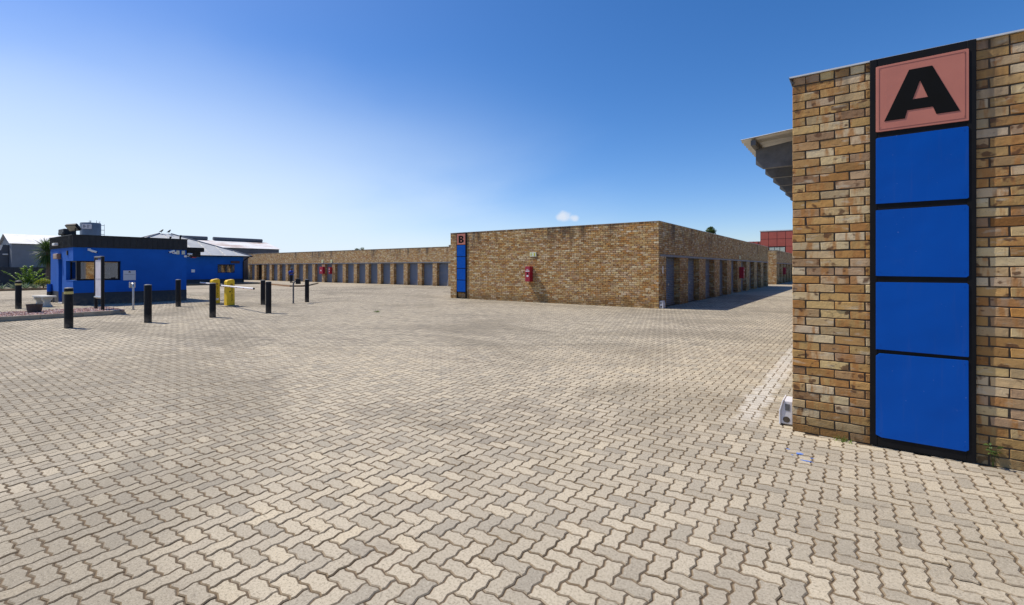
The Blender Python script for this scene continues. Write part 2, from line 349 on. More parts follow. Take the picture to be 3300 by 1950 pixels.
# ------------------------------------------------------------------ mesh helpers
def link(name, me, parent=None, loc=None, rot=None, mats=None):
    o = bpy.data.objects.new(name, me); COL.objects.link(o)
    if parent is not None: o.parent = parent
    if loc is not None: o.location = loc
    if rot is not None: o.rotation_euler = rot
    return o
def tag(o, label=None, cat=None, group=None, kind=None):
    for k, v in (('label', label), ('category', cat), ('group', group), ('kind', kind)):
        if v: o[k] = v
    return o
def empty(name, loc=(0, 0, 0), rz=0, label=None, cat=None, group=None):
    o = bpy.data.objects.new(name, None); COL.objects.link(o); o.location = loc; o.rotation_euler = (0, 0, rz); o.empty_display_size = .2
    return tag(o, label, cat, group)
class MB:
    def __init__(s): s.v = []; s.f = []; s.m = []; s.mi = 0
    def add(s, vs, fs):
        b = len(s.v); s.v += [tuple(v) for v in vs]; s.f += [tuple(i+b for i in f) for f in fs]; s.m += [s.mi]*len(fs); return s
    def box(s, x0, x1, y0, y1, z0, z1):
        return s.add([(x0, y0, z0), (x1, y0, z0), (x1, y1, z0), (x0, y1, z0), (x0, y0, z1), (x1, y0, z1), (x1, y1, z1), (x0, y1, z1)],
                     [(0, 3, 2, 1), (4, 5, 6, 7), (0, 1, 5, 4), (1, 2, 6, 5), (2, 3, 7, 6), (3, 0, 4, 7)])
    def tube(s, pts, rad, n=12, caps=True):
        pts = [Vector(p) for p in pts]
        if not hasattr(rad, '__len__'): rad = [rad]*len(pts)
        b = len(s.v); prev = None
        for i, p in enumerate(pts):
            d = (pts[min(i+1, len(pts)-1)]-pts[max(i-1, 0)]).normalized()
            u = prev - d*prev.dot(d) if prev else d.orthogonal()
            u.normalize(); prev = u; w = d.cross(u)
            for k in range(n):
                a = 2*math.pi*k/n; s.v.append(tuple(p+(u*math.cos(a)+w*math.sin(a))*rad[i]))
        for i in range(len(pts)-1):
            for k in range(n):
                s.f.append((b+i*n+k, b+i*n+(k+1) % n, b+(i+1)*n+(k+1) % n, b+(i+1)*n+k)); s.m.append(s.mi)
        if caps:
            s.f += [tuple(b+k for k in reversed(range(n))), tuple(b+(len(pts)-1)*n+k for k in range(n))]; s.m += [s.mi]*2
        return s
    def lathe(s, prof, n=24, c=(0, 0)):
        b = len(s.v)
        for r, z in prof:
            for k in range(n):
                a = 2*math.pi*k/n; s.v.append((c[0]+r*math.cos(a), c[1]+r*math.sin(a), z))
        for i in range(len(prof)-1):
            for k in range(n): s.f.append((b+i*n+k, b+i*n+(k+1) % n, b+(i+1)*n+(k+1) % n, b+(i+1)*n+k)); s.m.append(s.mi)
        s.f += [tuple(b+k for k in reversed(range(n))), tuple(b+(len(prof)-1)*n+k for k in range(n))]; s.m += [s.mi]*2
        return s
    def prism(s, poly, holes, fr, depth):
        """flat outline (u,v) with holes extruded; fr = (origin, u axis, v axis, out axis)"""
        O, U, V, N = [Vector(a) for a in fr]
        loops = [poly]+list(holes); flat = [p for l in loops for p in l]
        P3 = [O+U*p[0]+V*p[1] for p in flat]; k = len(flat); b = len(s.v)
        s.v += [tuple(p+N*depth) for p in P3]+[tuple(p) for p in P3]
        for t in tessellate_polygon([[Vector((p[0], p[1], 0)) for p in l] for l in loops]):
            a, c, d = [Vector((*flat[i], 0)) for i in t]
            if (c-a).cross(d-a).z*(U.cross(V).dot(N)) < 0: t = t[::-1]
            s.f.append(tuple(b+i for i in t)); s.m.append(s.mi)
        st = 0
        for l in loops:
            n = len(l)
            for i in range(n):
                j = (i+1) % n; s.f.append((b+st+i, b+st+j, b+k+st+j, b+k+st+i)); s.m.append(s.mi)
            st += n
        return s
    def build(s, name, mats, parent=None, loc=None, rot=None, smooth=False, bevel=0):
        me = bpy.data.meshes.new(name); me.from_pydata(s.v, [], s.f)
        mats = mats if isinstance(mats, (list, tuple)) else [mats]
        for m in mats: me.materials.append(m)
        if len(mats) > 1: me.polygons.foreach_set('material_index', s.m)
        me.update()
        bm = bmesh.new(); bm.from_mesh(me); bmesh.ops.recalc_face_normals(bm, faces=bm.faces); bm.to_mesh(me); bm.free()
        if smooth: me.polygons.foreach_set('use_smooth', [True]*len(me.polygons)); me.set_sharp_from_angle(angle=R(40))
        o = link(name, me, parent, loc, rot)
        if bevel:
            b = o.modifiers.new('bevel', 'BEVEL'); b.width = bevel; b.segments = 2; b.limit_method = 'ANGLE'; b.angle_limit = R(40)
        return o
def np_mesh(name, V, loops, starts, totals, mats, midx=None, rnd=None):
    """mesh from flat numpy arrays"""
    me = bpy.data.meshes.new(name)
    me.vertices.add(len(V)); me.vertices.foreach_set('co', np.asarray(V, np.float32).ravel())
    me.loops.add(len(loops)); me.loops.foreach_set('vertex_index', np.asarray(loops, np.int32))
    me.polygons.add(len(starts)); me.polygons.foreach_set('loop_start', np.asarray(starts, np.int32))
    for m in mats: me.materials.append(m)
    if midx is not None: me.polygons.foreach_set('material_index', np.asarray(midx, np.int32))
    if rnd is not None:
        a = me.attributes.new('rnd', 'FLOAT_COLOR', 'POINT'); a.data.foreach_set('color', np.asarray(rnd, np.float32).ravel())
    me.update(calc_edges=True); me.validate(); me.shade_flat()
    return me
def stamp(tv, tfaces, tmi, xf):
    """repeat template (verts tv, faces) with transforms xf -> arrays. xf: (N,nv,3) verts already placed"""
    N, nv = xf.shape[0], tv
    tl = np.concatenate([np.array(f) for f in tfaces]); tot = np.array([len(f) for f in tfaces]); ls = len(tl)
    loops = (tl[None, :]+(np.arange(N)*nv)[:, None]).ravel()
    st = np.concatenate([[0], np.cumsum(tot)[:-1]]); starts = (st[None, :]+(np.arange(N)*ls)[:, None]).ravel()
    return loops, starts, np.tile(tot, N), np.tile(np.array(tmi), N)
def text(name, s, size, m, parent, M, depth=.002):
    cu = bpy.data.curves.new(name, 'FONT'); cu.body = s; cu.size = size; cu.extrude = depth; cu.align_x = 'CENTER'; cu.align_y = 'CENTER'; cu.resolution_u = 2
    t = bpy.data.objects.new('tmp', cu); COL.objects.link(t); bpy.context.view_layer.update()
    me = bpy.data.meshes.new_from_object(t.evaluated_get(bpy.context.evaluated_depsgraph_get()))
    bpy.data.objects.remove(t); me.materials.clear(); me.materials.append(m)
    o = link(name, me, parent); o.matrix_local = M
    return o
def frame_matrix(O, U, V):
    U, V = Vector(U), Vector(V); N = U.cross(V); m = Matrix((U, V, N)).transposed().to_4x4(); m.translation = Vector(O); return m

# ------------------------------------------------------------------ ground, paving
g_ = MB(); g_.add([(-1500, -1500, -.06), (1500, -1500, -.06), (1500, 1500, -.06), (-1500, 1500, -.06)], [(0, 1, 2, 3)])
tag(g_.build('ground', M_EARTH), kind='structure')
GX0, GX1, GY0, GY1 = -36., 2.6, -3.5, 31.
pv = MB()
for (a, b, c, d) in ((-90, GX0, -40, 62), (GX0, GX1, GY1, 95), (GX1, 40, -40, 95), (GX0, GX1, -40, GY0), (-30, GX0, 62, 95)):
    if b > a: pv.add([(a, c, -.001), (b, c, -.001), (b, d, -.001), (a, d, -.001)], [(0, 1, 2, 3)])
paving = tag(pv.build('paving', M_PAV_F), kind='structure')
js = MB(); js.add([(GX0, GY0, -.0055), (GX1, GY0, -.0055), (GX1, GY1, -.0055), (GX0, GY1, -.0055)], [(0, 1, 2, 3)])
tag(js.build('joint_sand', M_JOINT, paving))

mU = .103
def outline(w, h, full=True):
    corners = [(i, 0) for i in range(w)]+[(w, j) for j in range(h)]+[(w-i, h) for i in range(w)]+[(0, h-j) for j in range(h)]
    pts = []
    for k, c in enumerate(corners):
        e = corners[(k+1) % len(corners)]; d = (e[0]-c[0], e[1]-c[1]); n = (d[1], -d[0])
        for t, off in ((0, 0), (.27, .082), (.73, -.082)) if full else ((.17, .07), (.83, -.07)):
            pts.append(((c[0]+d[0]*t+n[0]*off)*mU, (c[1]+d[1]*t+n[1]*off)*mU))
    return np.array(pts)
def inset(P, d):
    a = P-np.roll(P, 1, 0); b = np.roll(P, -1, 0)-P
    na = np.stack([-a[:, 1], a[:, 0]], 1)/np.linalg.norm(a, axis=1)[:, None]; nb = np.stack([-b[:, 1], b[:, 0]], 1)/np.linalg.norm(b, axis=1)[:, None]
    m = na+nb; m /= np.linalg.norm(m, axis=1)[:, None]; k = d/np.clip((m*na).sum(1), .5, 1)
    return P+m*k[:, None]
nx0, nx1 = int(GX0/mU)+1, int(GX1/mU)-2; ny0, ny1 = int(GY0/mU)+2, int(GY1/mU)-1
ix, iy = np.meshgrid(np.arange(nx0, nx1), np.arange(ny0, ny1), indexing='ij'); ix = ix.ravel(); iy = iy.ravel()
kk = (ix-iy) % 4
cy_, sy_ = math.cos(R(36.17)), math.sin(R(36.17))
def cam_xy(X, Y): return X*cy_+Y*sy_, -X*sy_+Y*cy_
def keep(X, Y):
    x, d = cam_xy(X, Y)
    ok = (d > .6) & (np.abs(x) < 1.25*d+1.3)
    for (a, b, c, e) in ((-.50, 30, 5.53, 60), (-17.97, -6.5, 18.93, 60), (-31.8, -27.7, 5.4, 9.5)):
        ok &= ~((X > a) & (X < b) & (Y > c) & (Y < e))
    return ok
stuff = []
single = []
for (ksel, w, h, dy) in ((0, 2, 1, 0), (2, 1, 2, -1)):
    s = kk == ksel; X0 = ix[s]*mU; Y0 = (iy[s]+dy)*mU
    cx, cyy = X0+w*mU/2, Y0+h*mU/2
    q = keep(cx, cyy); X0, Y0, cx, cyy = X0[q], Y0[q], cx[q], cyy[q]
    xx, dd = cam_xy(cx, cyy)
    r = rng.random((len(X0), 4)); tilt = rng.normal(0, .006, (len(X0), 2)); z = rng.normal(0, .0010, len(X0))+.0004
    infr = (np.abs(xx) < dd*1.08+.05) & (dd > 2.2)
    stuff.append((w, h, X0, Y0, cx, cyy, xx, dd, r, tilt, z, infr))
alld = np.concatenate([np.where(b[11], b[7], 999.) for b in stuff]); cut = np.sort(alld)[300]
single_mesh = {}
def paver_template(w, h, full):
    P = outline(w, h, full); o_ = inset(P, .0026); i_ = inset(P, .0092); n = len(P)
    V = np.concatenate([np.c_[o_, np.full(n, -.0052)], np.c_[i_, np.zeros(n)]])
    F = [list(range(n, 2*n))]+[[k, (k+1) % n, n+(k+1) % n, n+k] for k in range(n)]
    return V, F, [0]+[1]*n
for (w, h, X0, Y0, cx, cyy, xx, dd, r, tilt, z, infr) in stuff:
    V, F, MI = paver_template(w, h, True)
    ctr = np.array([w*mU/2, h*mU/2, 0])
    sel = infr & (dd < cut)
    me = np_mesh('paver', V-ctr, *[a for a in stamp(len(V), F, MI, V[None])][:3], [M_PAV_O, M_PAV_OE], MI)
    for i in np.nonzero(sel)[0]:
        o = bpy.data.objects.new('paver', me); COL.objects.link(o); o.parent = paving
        o.location = (cx[i], cyy[i], z[i]); o.rotation_euler = (tilt[i, 0], tilt[i, 1], rng.normal(0, .006))
    for nm, lod, rsel in (('paver_field', 1, (~sel) & (dd < 10)), ('paver_field', 0, dd >= 10)):
        if lod: V2, F2, MI2 = V, F, MI
        else:
            P = inset(outline(w, h, False), .0066); V2 = np.c_[P, np.zeros(len(P))]; F2 = [list(range(len(P)))]; MI2 = [0]
        n = int(rsel.sum()); rel = V2-ctr
        A = np.repeat(rel[None], n, 0)
        A[:, :, 2] += z[rsel][:, None]+rel[None, :, 0]*tilt[rsel][:, 1:2]+rel[None, :, 1]*tilt[rsel][:, 0:1]
        A[:, :, 0] += cx[rsel][:, None]; A[:, :, 1] += cyy[rsel][:, None]
        lo, st, to, mi = stamp(len(V2), F2, MI2, A)
        rr = np.repeat(r[rsel][:, None, :], len(V2), 1).reshape(-1, 4)
        tag(link(nm, np_mesh(nm, A.reshape(-1, 3), lo, st, to, [M_PAV_A, M_PAV_AE], mi, rr), paving), kind='stuff')

# ------------------------------------------------------------------ brickwork
CO, BL, JT = .0825, .236, .0105
def brick_rects(L, H, openings=(), start=0., header_top=True, phase=0):
    """stretcher bond on a strip 0..L by 0..H; openings = (s0,s1,z0,z1); returns rows (s0,s1,z0,z1)"""
    out = []; n = int(round(H/CO))
    for k in range(n):
        z0, z1 = k*CO, (k+1)*CO
        if header_top and k == n-1: edges = np.arange(0, L+.01, BL/2)
        else: edges = np.concatenate([[0], np.arange(BL/2 if (k+phase) % 2 else BL, L, BL)])
        edges = [e for e in edges if e < L-.03]+[L]
        for a, b in zip(edges[:-1], edges[1:]):
            segs = [(a, b)]
            for (p, q, c, d) in openings:
                if z1 <= c+.02 or z0 >= d-.02: continue
                ns = []
                for (u, v) in segs:
                    if v <= p or u >= q: ns.append((u, v)); continue
                    if u < p: ns.append((u, p))
                    if v > q: ns.append((q, v))
                segs = ns
            out += [(u, v, z0, z1) for u, v in segs if v-u > .03]
    return np.array(out)
def bricks_joined(rects, O, U, N, name, parent):
    """many bricks as one mesh: 8 verts each, slightly sloping sides"""
    O, U, N = np.array(O, float), np.array(U, float), np.array(N, float); n = len(rects); h = JT/2
    j = rng.normal(0, .0012, (n, 4)); dep = rng.normal(0, .0012, n)
    a, b, c, d = rects[:, 0]+h+j[:, 0], rects[:, 1]-h+j[:, 1], rects[:, 2]+h+j[:, 2]*.6, rects[:, 3]-h+j[:, 3]*.6
    e = .0025
    sv = np.stack([a, b, b, a, a+e, b-e, b-e, a+e], 1); zv = np.stack([c, c, d, d, c+e, c+e, d-e, d-e], 1)
    nv = np.concatenate([np.full((n, 4), -.012), np.repeat(dep[:, None], 4, 1)], 1)
    V = O+sv[..., None]*U+nv[..., None]*N; V[..., 2] += zv
    F = [[4, 5, 6, 7], [0, 1, 5, 4], [1, 2, 6, 5], [2, 3, 7, 6], [3, 0, 4, 7]]
    if np.dot(np.cross(U, [0, 0, 1]), N) < 0: F = [f[::-1] for f in F]
    lo, st, to, mi = stamp(8, F, [0]*5, V)
    rr = np.repeat(rng.random((n, 4))[:, None, :], 8, 1).reshape(-1, 4)
    return tag(link(name, np_mesh(name, V.reshape(-1, 3), lo, st, to, [M_BRICK], mi, rr), parent), kind='stuff')
BV = {}
def brick_variant(kind, i):
    """one brick, front towards -Y: a worn eight-sided face with bevelled edges"""
    if (kind, i) in BV: return BV[kind, i]
    L = (BL if kind == 'full' else BL/2)-JT; H = CO-JT
    J = lambda s: random.gauss(0, s)
    x, z = L/2, H/2; c = .0014+abs(J(.0016))
    ring = [(-x+c, -z), (0+J(.02), -z+J(.0012)), (x-c, -z), (x, -z+c), (x, z-c), (J(.02), z+J(.0014)), (-x+c, z), (-x, z-c)]
    ring = [(p+J(.0009), q+J(.0009)) for p, q in ring]
    V = [(p, .03, q) for p, q in ring]+[(p, .0035, q) for p, q in ring]+[(p*(1-.0030/x), J(.0006), q*(1-.0030/z)) for p, q in ring]
    F = [tuple(range(16, 24))]
    for b in (0, 8):
        F += [(b+k, b+(k+1) % 8, b+8+(k+1) % 8, b+8+k) for k in range(8)]
    me = bpy.data.meshes.new('brick'); me.from_pydata(V, [], F); me.materials.append(M_BRICK_O)
    BV[kind, i] = me; return me
def bricks_single(rects, O, rz, parent):
    O = Vector(O); Rz = Matrix.Rotation(rz, 3, 'Z')
    for (a, b, c, d) in rects:
        w = b-a; kind = 'full' if w > BL*.75 else 'half'
        me = brick_variant(kind, random.randrange(10 if kind == 'full' else 6))
        o = bpy.data.objects.new('brick', me); COL.objects.link(o); o.parent = parent
        p = Rz @ Vector(((a+b)/2+random.gauss(0, .0012), random.gauss(0, .0016), 0))
        o.location = (O.x+p.x, O.y+p.y, (c+d)/2+random.gauss(0, .0006)+O.z)
        o.rotation_euler = (random.gauss(0, .006), random.gauss(0, .003), rz+random.gauss(0, .004))
        o.scale = ((w-JT)/((BL if kind == 'full' else BL/2)-JT), 1, 1)
HA = 43*CO

def roller_door(name, parent, O, U, width, height, pitch=.078):
    """corrugated curtain in the plane of O, U and up, bulging along U x up"""
    U = Vector(U); N = U.cross(Vector((0, 0, 1))); O = Vector(O); m = MB(); n = int(height/pitch)*4
    for i in range(n+1):
        z = height*i/n; d = .017*math.sin(2*math.pi*i/4)
        for s in (0, width): m.v.append(tuple(O+U*s+N*d+Vector((0, 0, z))))
    m.f = [(2*i, 2*i+1, 2*i+3, 2*i+2) for i in range(n)]; m.m = [0]*n
    return m.build(name, M_ROLLER, parent)
def corrugated(name, parent, p00, e1, n_waves, e2, mtl, amp=.012, th=.004):
    """sheet from p00 spanned by e1 (waves repeat along it) and e2, ribs run along e2"""
    p00, e1, e2 = Vector(p00), Vector(e1), Vector(e2); up = Vector((0, 0, 1)); m = MB(); n = n_waves*6
    for i in range(n+1):
        h = amp*math.sin(2*math.pi*i/6)
        for q in (0, 1):
            m.v += [tuple(p00+e1*(i/n)+e2*q+up*h), tuple(p00+e1*(i/n)+e2*q+up*(h-th))]
    for i in range(n):
        a = i*4; b = a+4
        m.f += [(a, b, b+2, a+2), (a+1, a+3, b+3, b+1), (a, a+1, b+1, b), (a+2, b+2, b+3, a+3)]
    m.m = [0]*len(m.f)
    return m.build(name, mtl, parent, smooth=True)
def canopy(bld, X, Y0, Y1, zt, spacing=.69, out=.52):
    """pent roof on the -X side: sheet, edge purlin and cantilever beams"""
    c = corrugated('canopy_sheet', bld, (X-out, Y0, zt-.035), (0, Y1-Y0, 0), int((Y1-Y0)/.13), (out+.05, 0, .045), M_SHEET)
    MB().box(X-out+.10, X-out+.15, Y0+.02, Y1, zt-.105, zt-.05).build('purlin', M_BEAM, c)
    y = Y0+.25
    while y < Y1:
        b = MB(); x0, x1 = X-out+.115, X-.002; zb = zt-.33
        b.add([(x0, y, zb+.055), (x0+.07, y, zb), (x1, y, zb), (x1, y, zt-.055), (x0, y, zt-.107), (x0, y+.06, zb+.055), (x0+.07, y+.06, zb), (x1, y+.06, zb), (x1, y+.06, zt-.055), (x0, y+.06, zt-.107)],
              [(0, 1, 2, 3, 4), (9, 8, 7, 6, 5), (0, 5, 6, 1), (1, 6, 7, 2), (2, 7, 8, 3), (3, 8, 9, 4), (4, 9, 5, 0)])
        b.build('canopy_beam', M_BEAM, bld); y += spacing

# ---- building A (near right)
AX, AY = -.528, 5.5
A = empty('storage_block', (0, 0, 0), 0, 'tan brick storage block at the right edge behind the big A signboard', 'building')
wa = MB(); wa.box(AX+.007, 9, AY+.007, 34.8, -.02, HA-.004)
wallA = wa.build('wall', M_MORTAR, A)
SG0, SG1 = .097, .806
rA = brick_rects(9-AX, HA, [(SG0-AX+.06, SG1-AX-.06, .05, HA+.1)])
near = rA[:, 1] < 1.60-AX
bricks_single(rA[near], (AX, AY, 0), 0, wallA)
bricks_joined(rA[~near], (AX, AY, 0), (1, 0, 0), (0, -1, 0), 'brick_field', wallA)
opA = [(1.0+3.19*i, 2.9+3.19*i, 0, 2.12) for i in range(9)]
bricks_joined(brick_rects(29.2, HA, opA, phase=1), (AX, AY+29.25, 0), (0, -1, 0), (-1, 0, 0), 'brick_field', wallA)
for i, (p, q, c, d) in enumerate(opA):
    roller_door('roller_door', A, (AX-.004, AY+29.25-p, .01), (0, -1, 0), q-p, 2.12)
MB().box(AX-.02, 9.02, AY-.02, 34.82, HA, HA+.014).build('coping', M_COPE, A)
MB().add([(AX-.028, AY-.03, HA+.012), (AX+.02, AY-.012, HA-.06), (AX-.001, AY-.012, HA-.06), (AX-.001, AY+.3, HA-.06), (AX-.028, AY+.3, HA+.012)], [(0, 1, 2), (0, 2, 3, 4)]).build('flashing', M_BEAM, A)
canopy(A, AX, AY+.25, AY+20, 3.10)

def letter_A(m, O, w, h, fr_out):
    q = lambda u, v: (u*w, v*h)
    m.prism([q(*p) for p in ((.097, .153), (.331, .153), (.357, .267), (.634, .267), (.669, .153), (.909, .153), (.625, .857), (.376, .857))],
            [[q(*p) for p in ((.417, .417), (.497, .674), (.58, .417))]], (O, (1, 0, 0), (0, 0, 1), (0, -1, 0)), fr_out)
def letter_B(m, O, w, h, fr_out):
    def arc(cx, cy, rx, ry, a0, a1, n=10): return [(cx+rx*math.cos(R(a0+(a1-a0)*i/n)), cy+ry*math.sin(R(a0+(a1-a0)*i/n))) for i in range(n+1)]
    outp = [(.2, .16), (.52, .16)]+arc(.52, .335, .31, .175, -90, 62)+arc(.5, .665, .28, .165, -52, 90)+[(.2, .83)]
    h1 = [(.42, .28)]+arc(.5, .35, .1, .07, -90, 90)+[(.42, .42)]; h2 = [(.42, .57)]+arc(.5, .635, .08, .065, -90, 90)+[(.42, .70)]
    S = lambda L: [(u*w, v*h) for u, v in L]
    m.prism(S(outp), [S(h1[::-1]), S(h2[::-1])], (O, (1, 0, 0), (0, 0, 1), (0, -1, 0)), fr_out)
def signboard(letter, x0, x1, ywall, px0, px1, rows, ztop, zbot, th, label, foot=None):
    s = empty('signboard', (x0, ywall-th, zbot), 0, label, 'sign')
    L = lambda x, y, z: (x-x0, y-ywall+th, z-zbot)
    f = MB()
    X0, X1, Z0, Z1 = 0, x1-x0, 0, ztop-zbot
    yb = th-.004
    f.box(X0, px0-x0+.01, 0, yb, Z0, Z1); f.box(px1-x0-.01, X1, 0, yb, Z0, Z1)
    gaps = [(rows[0][1]-.005, ztop)]+[(b[1]-.005, a[0]+.005) for a, b in zip(rows[:-1], rows[1:])]
    gaps.append((zbot, rows[-1][0]+.005) if foot is None else (zbot, zbot+foot))
    if foot is not None: gaps.append((rows[-1][0]-.05, rows[-1][0]+.005))
    for a, b in gaps: f.box(px0-x0+.01, px1-x0-.01, .002, yb, max(a, zbot)-zbot, b-zbot)
    f.build('frame', M_BLACKSIGN, s, bevel=.003)
    for i, (a, b) in enumerate(rows):
        P = MB(); c = .012
        u0, u1, v0, v1 = px0-x0, px1-x0, a-zbot, b-zbot
        cc = [abs(random.gauss(0, .010))+.001 for _ in range(4)]
        if i == len(rows)-1 and letter == 'A': cc[0], cc[1] = .04, .02
        P.prism([(u0+cc[0], v0+random.uniform(0, .006)), (u1-cc[1], v0), (u1, v0+cc[1]*.8), (u1-random.uniform(0, .004), v1-cc[2]), (u1-cc[2], v1), (u0+cc[3], v1-random.uniform(0, .004)), (u0, v1-cc[3]), (u0, v0+cc[0]*.5)],
                [], ((0, .004, 0), (1, 0, 0), (0, 0, 1), (0, -1, 0)), .010)
        p = P.build('letter_panel' if i == 0 else 'panel', M_PINK if i == 0 else M_BLUEPANEL, s, bevel=.0015)
        for rx in (u0+.03, u1-.03):
            for rz_ in (v0+.045, v1-.03):
                MB().tube([(rx, -.0078, rz_), (rx, -.004, rz_)], .0042, 8).build('rivet', M_PINK if i == 0 else M_BLUEPANEL, p)
        if i == 0:
            e = MB(); w, h = px1-px0, b-a; t = .0026; k = .022
            ox, oz = px0-x0, a-zbot
            e.box(ox+k, ox+w-k, -.0075, -.005, oz+k, oz+k+t); e.box(ox+k, ox+w-k, -.0075, -.005, oz+h-k-t, oz+h-k)
            e.box(ox+k, ox+k+t, -.0078, -.005, oz+k, oz+h-k); e.box(ox+w-k-t, ox+w-k, -.0078, -.005, oz+k, oz+h-k)
            e.build('border_line', M_PINKLINE, p)
            lt = MB(); (letter_A if letter == 'A' else letter_B)(lt, (ox, -.005, oz), w, h, .004); lt.build('letter', M_TEXTK, p)
    return s
signboard('A', SG0, SG1, AY, .141, .76, [(2.88, 3.485), (2.225, 2.832), (1.562, 2.172), (.892, 1.512), (.095, .862)], 3.555, .012, .036,
          'tall black framed signboard with pink A panel above four blue panels')

# ---- building B (centre)
BX0, BX1, BY0, BY1 = -18.0, -6.465, 18.9, 48.1
B = empty('storage_block', (0, 0, 0), 0, 'tan brick storage block in the centre with the small B signboard', 'building')
OPB = [(.93+3.19*i, 2.85+3.19*i, 0, 2.11) for i in range(9)]
wb = MB(); rc = .27
wb.box(BX0+.006, BX1-rc-.03, BY0+.007, BY1, -.02, HA-.004)             # body behind the doors
ys = [BY0+.007]+[BY0+v for o_ in OPB for v in o_[:2]]+[BY1]
for a, b in zip(ys[::2], ys[1::2]): wb.box(BX1-rc-.03, BX1-.007, a+(0 if a == ys[0] else .006), b-.006, -.02, 2.2)
wb.box(BX1-rc-.03, BX1-.007, BY0+.007, BY1, 2.2, HA-.004)
wallB = wb.build('wall', M_MORTAR, B)
rB = brick_rects(BX1-BX0, HA)
dist = np.hypot(BX0+(rB[:, 0]+rB[:, 1])/2, BY0); order = np.argsort(dist); mask = np.zeros(len(rB), bool); mask[order[:300]] = True
bricks_single(rB[mask], (BX0, BY0, 0), 0, wallB)
bricks_joined(rB[~mask], (BX0, BY0, 0), (1, 0, 0), (0, -1, 0), 'brick_field', wallB)
bricks_joined(brick_rects(BY1-BY0, HA, OPB, phase=1), (BX1, BY0, 0), (0, 1, 0), (1, 0, 0), 'brick_field', wallB)
bricks_joined(brick_rects(29.2, HA, phase=1), (BX0, BY0+29.2, 0), (0, -1, 0), (-1, 0, 0), 'brick_field', wallB)
for (a, b, c, d) in OPB:
    for y in (BY0+b, BY0+a):
        MB().add([(BX1-rc-.03, y, 0), (BX1-.004, y, 0), (BX1-.004, y, 2.11), (BX1-rc-.03, y, 2.11)], [(0, 1, 2, 3)]).build('reveal', M_BRICKTEX, wallB)
    rd = roller_door('roller_door', B, (BX1-rc, BY0+a, .01), (0, 1, 0), b-a, 2.1)
    MB().box(BX1-rc+.012, BX1-rc+.05, BY0+(a+b)/2-.05, BY0+(a+b)/2+.05, .88, .96).build('lock', M_ALU, rd)
    MB().box(BX1-rc-.01, BX1-rc+.03, BY0+a+.01, BY0+b-.01, .01, .075).build('bottom_rail', M_STEELGREY, rd)
MB().box(BX1-.2, BX1+.022, BY0+.12, BY1-.2, 2.115, 2.20).build('lintel', M_STEELGREY, B)
MB().box(BX0-.015, BX1+.015, BY0-.015, BY1+.01, HA, HA+.014).build('coping', M_COPE, B)
canopy(B, BX0, BY0+.3, BY0+12, 2.95, .9)
signboard('B', -17.509, -16.80, BY0, -17.465, -16.865, [(2.90, 3.482), (2.271, 2.868), (1.642, 2.237), (1.012, 1.607), (.37, .978)], 3.53, .0, .05,
          'small black framed signboard with pink B panel above four blue panels', foot=.06)

def fire_box(x, y, z0, w, d, h, rz, label, txt=True):
    b = empty('fire_equipment_box', (x, y, z0), rz, label, 'fire box', 'red fire equipment boxes')
    MB().box(-w/2, w/2, -d, -.004, 0, h).build('cabinet', M_RED, b, bevel=.008)
    MB().box(-w/2+.012, w/2-.012, -d-.008, -d+.002, .02, h-.02).build('door', M_RED, b, bevel=.003)
    if txt:
        MB().box(-w*.40, w*.40, -d-.0105, -d-.007, h*.665, h*.725).build('white_strip', M_TEXTW, b)
        text('lettering', 'FIRE', w*.28, M_TEXTW, b, frame_matrix((0, -d-.0095, h*.79), (1, 0, 0), (0, 0, 1)))
        MB().box(-w*.19, w*.21, -d-.0105, -d-.007, h*.32, h*.43).build('label', M_TEXTW, b)
        MB().prism([(-.055, .47*h), (.055, .47*h), (.03, .56*h), (0, .60*h), (-.03, .56*h)], [], ((0, -d-.007, 0), (1, 0, 0), (0, 0, 1), (0, -1, 0)), .004).build('handle_mark', M_TEXTK, b)
    else:
        MB().lathe([(.001, 0), (.09, 0), (.09, .005), (.001, .006)], 20).build('round_mark', M_TEXTW, b, (0, -d-.0085, h*.48), (R(90), 0, 0))
    return b
def info_sign(x, y, z0, w, h, rz, label):
    s = empty('pictogram_sign', (x, y, z0), rz, label, 'sign', 'fire equipment pictogram signs')
    MB().box(-w/2, w/2, -.03, -.004, 0, h).build('board', M_LUME, s, bevel=.002)
    fr = ((0, -.030, 0), (1, 0, 0), (0, 0, 1), (0, -1, 0)); a = MB()
    a.prism([(-.30*w, .12*h), (-.12*w, .48*h), (-.23*w, .44*h), (-.23*w, .86*h), (-.33*w, .86*h), (-.33*w, .44*h), (-.44*w, .48*h)], [], fr, .003)
    a.build('arrow', M_LUMEY, s)
    MB().prism([(.14*w, .14*h), (.34*w, .14*h), (.34*w, .7*h), (.29*w, .84*h), (.19*w, .84*h), (.14*w, .7*h)], [], fr, .003).build('extinguisher_symbol', M_LUMEY, s)
fire_box(-12.715, BY0, .99, .28, .25, .725, 0, 'red fire box on the sunlit end wall beside the B signboard')
info_sign(-12.55, BY0, 2.19, .37, .21, 0, 'pale pictogram sign with yellow arrow on the wall above the red fire box')
fire_box(BX1, 35.15, .95, .28, .28, .76, R(90), 'red fire box on the shaded side wall of the centre block')
info_sign(BX1, 35.2, 2.26, .36, .21, R(90), 'small pictogram sign above the grey lintel on the shaded side wall')
tag(MB().box(BX1-.001+.004, BX1+.010, 19.32, 19.43, 1.42, 1.72).build('unit_number_plate', M_WHITE), 'white upright number plate beside the first shaded roller door', 'sign')

